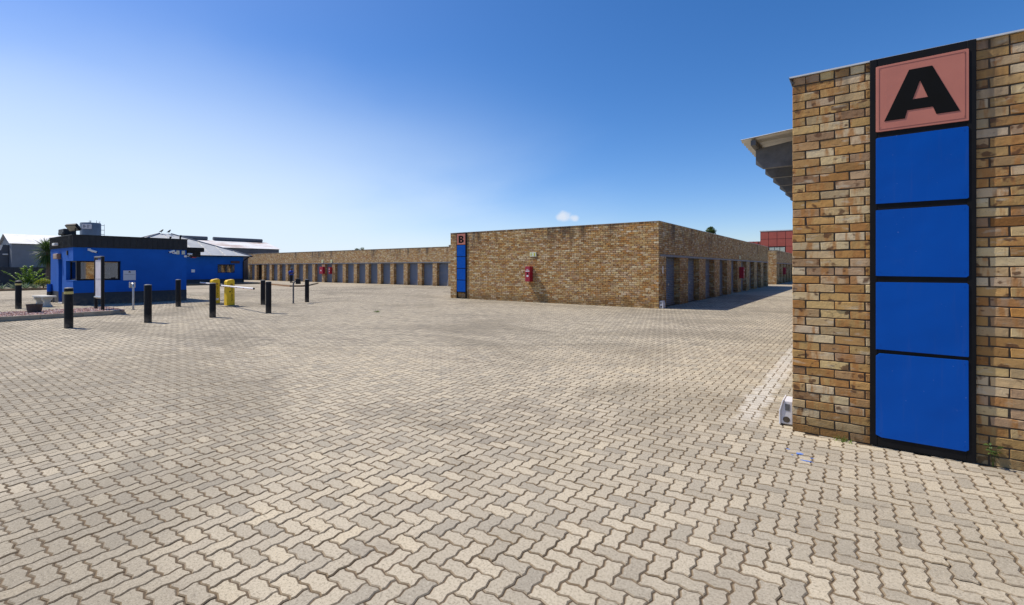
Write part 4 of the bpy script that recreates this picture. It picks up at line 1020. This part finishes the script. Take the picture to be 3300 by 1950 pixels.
for i, (x, y, r0, lb) in enumerate(BEDP): rosette((x, y, .1), r0, 46, [M_LEAFGREY, M_LEAFGREY, M_LEAF][i % 3 if i > 5 else 0], lb)
# yucca tree
yu = empty('yucca_tree', (-53.4, 8.72, .1), 0, 'tall spiky yucca tree beside the gatehouse parapet', 'tree')
tr = MB(); tr.tube([(0, 0, -.1), (.03, .02, 1.0), (0, .05, 2.0), (.02, .0, 2.9), (.0, .0, 3.1)], [.17, .13, .11, .12, .08], 12); tr.build('trunk', M_BARK, yu, smooth=True)
P, D = [], []
for i in range(520):
    t = i/520; a = 2.399*i; el = 1.35-2.5*t
    D.append((math.cos(a)*math.cos(el), math.sin(a)*math.cos(el), math.sin(el))); P.append((math.cos(a)*.06, math.sin(a)*.06, 3.15-.75*t))
leaves('crown', yu, P, D, .92, M_LEAFDARK, .065, .22, .1)
def far_tree(x, y, htop, r, label, n=1500):
    t = empty('tree', (x, y, 0), 0, label, 'tree', 'tree tops behind the brick blocks')
    m = MB(); m.tube([(0, 0, -.1), (.1, 0, htop*.4), (0, .1, htop*.75), (0, 0, htop*.95)], [.35, .26, .16, .04], 9)
    P, D = [], []
    cl = [(random.gauss(0, r*.5), random.gauss(0, r*.5), htop-r*.9+random.gauss(0, r*.45), random.uniform(.3, .55)*r) for _ in range(14)]
    for c in cl: m.tube([(0, 0, htop*.6), (c[0]*.6, c[1]*.6, (htop*.6+c[2])/2), (c[0], c[1], c[2])], [.12, .08, .03], 6)
    m.build('trunk', M_BARK, t)
    for i in range(n):
        c = random.choice(cl); v = Vector((random.gauss(0, 1), random.gauss(0, 1), random.gauss(0, 1))).normalized()*c[3]*random.random()**.4
        p = Vector(c[:3])+v; p.z = min(p.z, htop); P.append(p); D.append(v.normalized())
    leaves('crown', t, P, D, .3, M_LEAFDARK, .45)
def cw(x, d): return (x*cy_-d*sy_, x*sy_+d*cy_)
far_tree(*cw(38.0, 90), 9.3, .75, 'tree top showing above the shaded side of the centre block')
far_tree(*cw(-49.2, 150), 7.7, .7, 'left of two tiny tree tops above the far door row', 900); far_tree(*cw(-47.7, 150), 8.0, .9, 'right of two tiny tree tops above the far door row', 900)
def weed(loc, h, n, label, mtl=M_LEAF, leaf=.05, spread=.5, cat='weed', ratio=.6):
    s = empty('weed', loc, 0, label, cat); st = MB(); P, D = [], []
    for i in range(n):
        a = random.uniform(0, 6.28); e = Vector((math.cos(a)*spread*h*random.random(), math.sin(a)*spread*h*random.random()-.02, h*random.uniform(.6, 1)))
        pts = [(0, 0, 0), e*.5+Vector((0, 0, h*.1)), e]; st.tube(pts, [.003, .002, .001], 4)
        for k in range(3):
            for q in (-1, 1): P.append(Vector(pts[1]).lerp(Vector(pts[2]), .1+.45*k)); D.append((math.cos(a+1.3*q), math.sin(a+1.3*q), .5))
    leaves('foliage', s, P, D, leaf, mtl, ratio); st.build('stem', M_GRASS, s)
weed((.905, 5.475, 0), .19, 3, 'small green weed at the wall foot right of the A signboard', M_LEAFDARK, .042, .25)
def tuft(loc, n, hgt, label, spread=.8):
    s = empty('grass_tuft', loc, 0, label, 'weed', 'grass tufts in the paving joints'); P = [(random.gauss(0, hgt*.6), random.gauss(0, hgt*.3), -.005) for _ in range(n)]
    leaves('blades', s, P, [(random.gauss(0, spread), random.gauss(0, spread), 1) for _ in range(n)], hgt, M_GRASS, .10, .3, .2)
    leaves('low_leaves', s, P[:n//2], [(random.gauss(0, 1), random.gauss(0, 1), .25) for _ in range(n//2)], hgt*.7, M_LEAF, .25, .2, .2)
tuft((-.10, 5.46, 0), 46, .055, 'small grass tuft at the foot of the near brick wall')
tuft((-14.4, 11.2, 0), 60, .10, 'lone grass tuft in the open paving before the centre block')
tuft((-12.9, 10.2, 0), 14, .05, 'tiny dry grass tuft in the open paving', 1.4)

# ------------------------------------------------------------------ kerbed island with gravel
IS = empty('kerbed_island', (0, 0, 0), 0, 'concrete kerbed island filled with red gravel before the gatehouse', 'traffic island')
ip = [(-21.05, -5.0), (-21.05, 4.3), (-20.98, 5.0), (-21.35, 5.50), (-22.2, 5.68), (-23.3, 5.62), (-23.6, 5.0), (-23.6, -5.0)]
def kerb_run(path, parent, hgt, wid, mtl, seg=1.0):
    for p, q in zip(path[:-1], path[1:]):
        p, q = Vector((*p, 0)), Vector((*q, 0)); d = (q-p).normalized(); nr = Vector((-d.y, d.x, 0)); n = max(1, round((q-p).length/seg)); s_ = (q-p)/n
        for i in range(n):
            a, b = p+s_*i+d*.004, p+s_*(i+1)-d*.004; c = [a, b, b+nr*wid, a+nr*wid]; m = MB()
            m.add([(*v.xy, -.005) for v in c]+[(*v.xy, hgt+random.gauss(0, .003)) for v in c], [(0, 3, 2, 1), (4, 5, 6, 7), (0, 1, 5, 4), (1, 2, 6, 5), (2, 3, 7, 6), (3, 0, 4, 7)])
            m.build('kerb_block', mtl, parent, bevel=.012)
kerb_run(ip, IS, .15, .13, M_KERB)
m = MB(); m.prism([(-21.14, -5), (-21.14, 4.3), (-21.08, 5.0), (-21.4, 5.42), (-22.2, 5.58), (-23.25, 5.52), (-23.5, 4.9), (-23.5, -5)], [], ((0, 0, 0), (1, 0, 0), (0, 1, 0), (0, 0, 1)), .105); m.build('soil', M_SOIL, IS)
N = 5200; V = []; 
px_ = rng.uniform(-23.42, -21.2, N); py_ = rng.uniform(0.5, 5.45, N); sz = rng.uniform(.018, .042, N)
oct_ = np.array([(1, 0, 0), (0, 1, 0), (-1, 0, 0), (0, -1, 0), (0, 0, .8), (0, 0, -.8)], float)
A_ = oct_[None]*sz[:, None, None]*rng.uniform(.6, 1.3, (N, 6, 1))
th = rng.uniform(0, 6.28, N); A2 = A_.copy(); A2[..., 0] = A_[..., 0]*np.cos(th)[:, None]-A_[..., 1]*np.sin(th)[:, None]; A2[..., 1] = A_[..., 0]*np.sin(th)[:, None]+A_[..., 1]*np.cos(th)[:, None]
A2[..., 0] += px_[:, None]; A2[..., 1] += py_[:, None]; A2[..., 2] += (.115+rng.uniform(0, .03, N))[:, None]
OF = [[0, 1, 4], [1, 2, 4], [2, 3, 4], [3, 0, 4], [1, 0, 5], [2, 1, 5], [3, 2, 5], [0, 3, 5]]
lo, st, to, mi = stamp(6, OF, [0]*8, A2)
def gravel_mat():
    m, t, p = nodes('gravel_stones'); g = G(t); at = g.n('ShaderNodeAttribute', attribute_name='rnd'); s = g.n('ShaderNodeSeparateColor'); g.set(s.inputs[0], at.outputs['Color'])
    g.set(p.inputs['Base Color'], g.ramp(s.outputs[0], [(0, (.26, .12, .09)), (.3, (.42, .23, .18)), (.65, (.55, .36, .29)), (1, (.72, .62, .55))])); p.inputs['Roughness'].default_value = .85; return m
tag(link('gravel', np_mesh('gravel', A2.reshape(-1, 3), lo, st, to, [gravel_mat()], mi, np.repeat(rng.random((N, 4))[:, None], 6, 1).reshape(-1, 4)), IS), kind='stuff')
# flower bowl, bench
bw = empty('planter_bowl', (-22.55, 3.36, .11), 0, 'empty dark planter bowl on the gravel island', 'planter')
MB().lathe([(.14, 0), (.165, .02), (.19, .14), (.205, .28), (.218, .295), (.218, .31), (.195, .31), (.175, .26), (.08, .24)], 32).build('bowl', M_BOWL, bw, smooth=True)
MB().lathe([(.001, .25), (.172, .255)], 24).build('soil', M_SOIL, bw)
be = empty('garden_bench', (-28.0, 4.42, 0), R(8), 'pale curved concrete bench beside the gatehouse corner', 'bench')
m = MB(); n = 18
for zz, k in ((.40, 1.), (.415, 1.02), (.455, 1.02), (.47, .98)):
    for i in range(n+1):
        x = -.62+1.24*i/n; m.v.append((x*k, -.19*k+.05*(x/.62)**2, zz))
    for i in range(n+1):
        x = .62-1.24*i/n; m.v.append((x*k, .19*k+.05*(x/.62)**2, zz))
q = 2*(n+1)
for l in range(3):
    for i in range(q): m.f.append((l*q+i, l*q+(i+1) % q, (l+1)*q+(i+1) % q, (l+1)*q+i))
for i in range(n): m.f += [(i, i+1, q-2-i, q-1-i), (3*q+i, 3*q+q-1-i, 3*q+q-2-i, 3*q+i+1)]
m.m = [0]*len(m.f); m.build('seat', M_CONC, be, smooth=True)
for sx in (-.38, .38):
    pr_ = [(-.17, 0), (.17, 0), (.17, .05), (.13, .09), (.09, .17), (.11, .25), (.17, .33), (.17, .40), (-.17, .40), (-.17, .33), (-.11, .25), (-.09, .17), (-.13, .09), (-.17, .05)]
    MB().prism(pr_, [], ((sx-.06, .02, 0), (0, 1, 0), (0, 0, 1), (1, 0, 0)), .12).build('leg', M_CONC, be, bevel=.012)
# sign stand on the island
ss = empty('sign_stand', (-22.2, 4.98, .11), 0, 'black post sign stand with blank white panel on the gravel island', 'sign stand')
for x in (-.42, .42): MB().tube([(x, 0, -.02), (x, 0, 1.93)], .052, 14).build('post', M_BLACK, ss, smooth=True)
MB().box(-.372, .372, -.03, .03, .50, 1.83).build('panel', mat('panel_white', (.66, .62, .64), .5), ss)
MB().tube([(-.46, 0, .47), (.40, 0, .47)], .055, 12).build('lower_rail', M_ALU, ss, smooth=True)
MB().box(-.44, .44, -.06, .06, 1.88, 1.96).build('top_cap', M_BEAM, ss, bevel=.03)
MB().box(-.372, .372, -.036, -.0305, 1.13, 1.15).build('mid_bar', M_ALU, ss)
MB().box(-.372, .372, .0305, .036, 1.13, 1.15).build('mid_bar', M_ALU, ss)

# ------------------------------------------------------------------ bollards, posts, barriers
def make_bollard(loc, h, band, label):
    b = empty('bollard', loc, random.uniform(0, 3), label, 'bollard', 'black steel bollards')
    MB().lathe([(.096, -.02), (.096, h-.03), (.094, h-.018)], 28).build('post', M_BLACK, b, smooth=True)
    MB().lathe([(.098, h-.019), (.098, h-.008), (.07, h+.004), (.03, h+.011), (.001, h+.012)], 28).build('cap', M_BEAM, b, smooth=True)
    if band: MB().lathe([(.0975, h-.17), (.0975, h-.10)], 28).build('reflective_band', M_BAND, b, smooth=True)
for x, y, h, bd, lb in ((-27.31, 3.61, 1.12, 1, 'yellow banded bollard at the far left by the bench'), (-17.41, 3.26, 1.10, 1, 'yellow banded bollard in front of the gravel island'),
        (-17.25, 5.0, 1.14, 0, 'plain black bollard standing right of the island tip'), (-23.28, 7.81, 1.15, 0, 'black bollard close to the gatehouse wall'),
        (-17.3, 6.79, 1.14, 0, 'black bollard in front of the left yellow barrier'), (-21.51, 10.49, 1.10, 0, 'farther bollard of the overlapping pair right of the barriers'),
        (-17.25, 8.61, 1.15, 0, 'nearer bollard of the overlapping pair right of the barriers'), (-21.36, 12.5, 1.10, 0, 'rightmost black bollard beside the card reader post')):
    make_bollard((x, y, 0), h, bd, lb)
def reader_post(loc, rz, label, metal, big):
    p = empty('reader_post', loc, rz, label, 'reader post', 'card reader posts')
    MB().tube([(0, 0, -.01), (0, 0, .88), (.02, 0, .97), (.08, 0, 1.02), (.16, 0, 1.03)], .034, 12).build('pole', metal, p, smooth=True)
    if big:
        MB().box(.12, .30, -.16, .16, .90, 1.14).build('reader_box', M_BLACK, p, bevel=.012); MB().box(.301, .306, .02, .09, .96, 1.03).build('reader_window', M_BAND, p)
    else:
        MB().box(.13, .17, -.1, .1, .86, 1.08).build('reader_plate', M_ALU, p, bevel=.01); MB().box(.171, .20, -.06, .06, .9, 1.04).build('reader_box', M_BLACK, p, bevel=.008)
    MB().lathe([(.07, 0), (.07, .012), (.036, .013)], 16).build('base_plate', M_BEAM, p)
reader_post((-23.03, 6.2, 0), R(178), 'thin metal reader post standing before the gatehouse wall', M_ALU, False)
reader_post((-21.09, 11.67, 0), R(52), 'thin dark reader post with black box by the rightmost bollard', M_BEAM, True)
def boom_mat():
    m, t, p = nodes('boom_stripes'); g = G(t); tcn = g.n('ShaderNodeTexCoord'); s = g.n('ShaderNodeSeparateXYZ'); g.set(s.inputs[0], tcn.outputs['Object'])
    k = g.math('FRACT', g.math('MULTIPLY', g.math('SUBTRACT', s.outputs[0], g.math('MULTIPLY', s.outputs[2], 2.2)), 1.05))
    lowm = g.math('LESS_THAN', s.outputs[2], -.003); red = g.math('MULTIPLY', g.math('LESS_THAN', k, .2), lowm)
    g.set(p.inputs['Base Color'], g.mix(red, (.78, .77, .78), (.42, .02, .03))); p.inputs['Roughness'].default_value = .4; return m
M_BOOM = boom_mat()
def barrier(loc, sign, L, label, blabel):
    b = empty('barrier_gate', loc, 0, label, 'barrier', 'yellow boom barriers')
    w, d, h = .27, .33, 1.16; m = MB()
    prof = [(-d/2, .04), (d/2, .04), (d/2*.94, h*.96), (d/2*.6, h), (-d/2*.7, h*.965), (-d/2*.97, h*.91)]
    m.v = [(-w/2, p, q) for p, q in prof]+[(w/2, p, q) for p, q in prof]; k = len(prof)
    m.f = [tuple(range(k)), tuple(reversed(range(k, 2*k)))]+[(i, (i+1) % k, k+(i+1) % k, k+i) for i in range(k)]; m.m = [0]*len(m.f)
    m.build('cabinet', M_YELLOW, b, bevel=.016)
    MB().box(-.25, .25, -.27, .27, 0, .042).build('base_plate', M_KERB, b, bevel=.006)
    text('lettering', 'CENTURION', .118, M_TEXTK, b, frame_matrix((w/2+.001, .035, .56), (0, 0, -1), (0, 1, 0)), .001)
    lg = MB().lathe([(.03, 0), (.05, 0), (.05, .003), (.03, .003)], 20); lg.build('round_logo', M_YELLOW if False else mat('logo_brown', (.35, .18, .01), .5), b, (w/2, .03, .93), (0, R(90), 0))
    MB().box(w/2-.002, w/2+.006, -.06, -.015, .60, .66).build('lock', M_BLACK, b)
    if sign < 0: MB().box(w/2-.002, w/2+.004, -.06, .1, .20, .28).build('sticker', M_TEXTW, b)
    bo = empty('boom', (0, 0, .885), 0); bo.parent = b; bo.rotation_euler = (0, 0, 0 if sign > 0 else math.pi)
    y = -d/2-.07 if sign > 0 else d/2+.07
    q = .10
    MB().tube([(-.30, 0, 0), (L, 0, 0)], .034, 16).build('boom_pole', M_BOOM, b, (0, y if sign > 0 else y, .885), (0, 0, R(-9) if sign > 0 else R(171)), smooth=True)
    MB().tube([(L, 0, 0), (L+.03, 0, 0)], .036, 16).build('boom_cap', M_BLACK, b, (0, y, .885), (0, 0, R(-9) if sign > 0 else R(171)), smooth=True)
    MB().tube([(-.46, 0, 0), (-.30, 0, 0)], .045, 12).build('counterweight', M_BLACK, b, (0, y, .885), (0, 0, R(-9) if sign > 0 else R(171)), smooth=True)
    MB().box(-.06, .06, min(y, 0), max(y, 0), .84, .93).build('pivot', M_BLACK, b)
    bpy.data.objects.remove(bo)
barrier((-21.77, 9.2, 0), 1, 4.05, 'right yellow boom barrier with its boom reaching toward the camera', '')
barrier((-23.45, 9.3, 0), -1, 3.9, 'left yellow boom barrier half hidden behind a bollard', '')

# blue paint drips on the pavers
def splash(x, y, pts, label):
    s = MB().prism(pts, [], ((0, 0, .0), (1, 0, 0), (0, 1, 0), (0, 0, 1)), .0045); o = s.build('paint_splash', M_SPLASH, None, (x, y, -.0005)); tag(o, label, 'paint mark', 'blue paint drips')
def blobpts(rx, ry, n=16): return [((rx*math.cos(a)*(1+random.uniform(-.45, .35))), ry*math.sin(a)*(1+random.uniform(-.45, .35))) for a in [2*math.pi*i/n for i in range(n)]]
for x, y, rx, ry, lb in ((-.405, 4.86, .030, .020, 'largest blue paint drip on the pavers near the brick corner'), (-.345, 4.71, .042, .009, 'long thin blue paint drip nearest the camera'), (-.50, 4.92, .016, .008, 'small blue drip left of the largest one'),
                     (-.31, 4.80, .012, .006, 'tiny blue drip right of the largest one'), (-.455, 4.79, .010, .005, 'tiny blue drip left below the largest one')):
    splash(x, y, blobpts(rx, ry), lb)

# ------------------------------------------------------------------ person
def person(loc, rz, label):
    p = empty('person', loc, rz, label, 'person')
    def skinned(name, verts, edges, radii, mats, root=0, face_mat=None, sub=2):
        me = bpy.data.meshes.new(name); me.from_pydata(verts, edges, []); o = link('tmp_skin', me)
        o.modifiers.new('s', 'SKIN'); sv = me.skin_vertices[0].data
        for i, r in enumerate(radii): sv[i].radius = r if hasattr(r, '__len__') else (r, r)
        sv[root].use_root = True
        s = o.modifiers.new('d', 'SUBSURF'); s.levels = sub; s.render_levels = sub
        bpy.context.view_layer.update()
        m2 = bpy.data.meshes.new_from_object(o.evaluated_get(bpy.context.evaluated_depsgraph_get())); bpy.data.objects.remove(o)
        m2.materials.clear()
        for m in mats: m2.materials.append(m)
        for f in m2.polygons:
            f.use_smooth = True
            if face_mat: f.material_index = face_mat(f.center)
        return link(name, m2, p)
    # facing +X; 1.52 m tall, stout
    V = [(0, 0, .80), (.0, 0, .95), (.03, 0, 1.10), (.0, 0, 1.22), (.02, 0, 1.29),
         (0, .10, .76), (.02, .11, .42), (-.02, .11, .08), (.12, .12, .03),
         (0, -.10, .76), (.03, -.11, .42), (.0, -.11, .08), (.14, -.12, .03),
         (-.01, .20, 1.18), (-.04, .25, .94), (.20, .17, .96), (.28, .10, 1.03),
         (-.01, -.20, 1.18), (-.03, -.25, .94), (.20, -.15, .99), (.28, -.08, 1.05),
         (.04, 0, 1.36), (.05, 0, 1.44), (.04, 0, 1.50)]
    E_ = [(0, 1), (1, 2), (2, 3), (3, 4), (0, 5), (5, 6), (6, 7), (7, 8), (0, 9), (9, 10), (10, 11), (11, 12), (3, 13), (13, 14), (14, 15), (15, 16), (3, 17), (17, 18), (18, 19), (19, 20), (4, 21), (21, 22), (22, 23)]
    Rr = [(.17, .15), (.20, .17), (.19, .165), (.15, .12), .06, (.115, .115), .085, .055, .04, (.115, .115), .085, .055, .04, .08, .062, .045, .035, .08, .062, .045, .035, .078, .10, .075]
    def fm(c):
        if c.z < .09: return 3
        if c.z > 1.30: return 2
        if c.z < .82 and abs(c.y) < .225: return 1
        if c.x > .07 and .9 < c.z < 1.09 and (abs(c.y) > .13 or c.x > .23): return 2
        return 0
    skinned('body', V, E_, Rr, [M_SHIRT, M_TROUSER, M_SKIN, M_BLACK], 0, fm)
    for s, y0, z0 in ((1, .10, 1.03), (-1, -.08, 1.05)):
        v = [(.27, y0, z0)]; e = []; rr = [.03]
        for k in range(5):
            dy = (k-1.8)*.018; a = len(v)
            if k == 4: v += [(.29, y0-s*.03, z0+.03), (.315, y0-s*.05, z0+.03)]
            else: v += [(.31, y0+dy*.6, z0+.015-.005*k), (.345-.005*abs(k-1), y0+dy*.7-s*.012, z0+.0-.005*k)]
            e += [(0, a), (a, a+1)]; rr += [.011, .008]
        skinned('hand', v, e, rr, [M_SKIN], 0, None, 1)
    c = MB(); c.lathe([(.112, 1.435), (.114, 1.47), (.10, 1.525), (.06, 1.555), (.001, 1.562)], 20, (.045, 0)); c.build('cap', M_CAP, p, smooth=True)
    MB().prism([(.13+.09*math.cos(a), .09*math.sin(a)) for a in np.linspace(-1.5, 1.5, 12)], [], ((0, 0, 1.437), (1, 0, 0), (0, 1, 0), (0, 0, 1)), .012).build('cap_peak', M_CAP, p)
    MB().tube([(.135, 0, 1.405), (.162, 0, 1.38), (.14, 0, 1.372)], [.012, .016, .012], 8).build('nose', M_SKIN, p, smooth=True)
    for s in (-1, 1):
        MB().lathe([(.001, -.008), (.01, 0), (.001, .008)], 8).build('eye', M_TEXTK, p, (.138, .034*s, 1.415))
        MB().tube([(.04, .10*s, 1.43), (.035, .112*s, 1.40), (.045, .10*s, 1.37)], .012, 6).build('ear', M_SKIN, p)
    MB().box(.13, .146, -.03, .03, 1.338, 1.346).build('mouth', M_TROUSER, p)
person((-46.6, 25.55, .118), R(20), 'person in blue shirt, dark trousers and cap standing before the far door row')
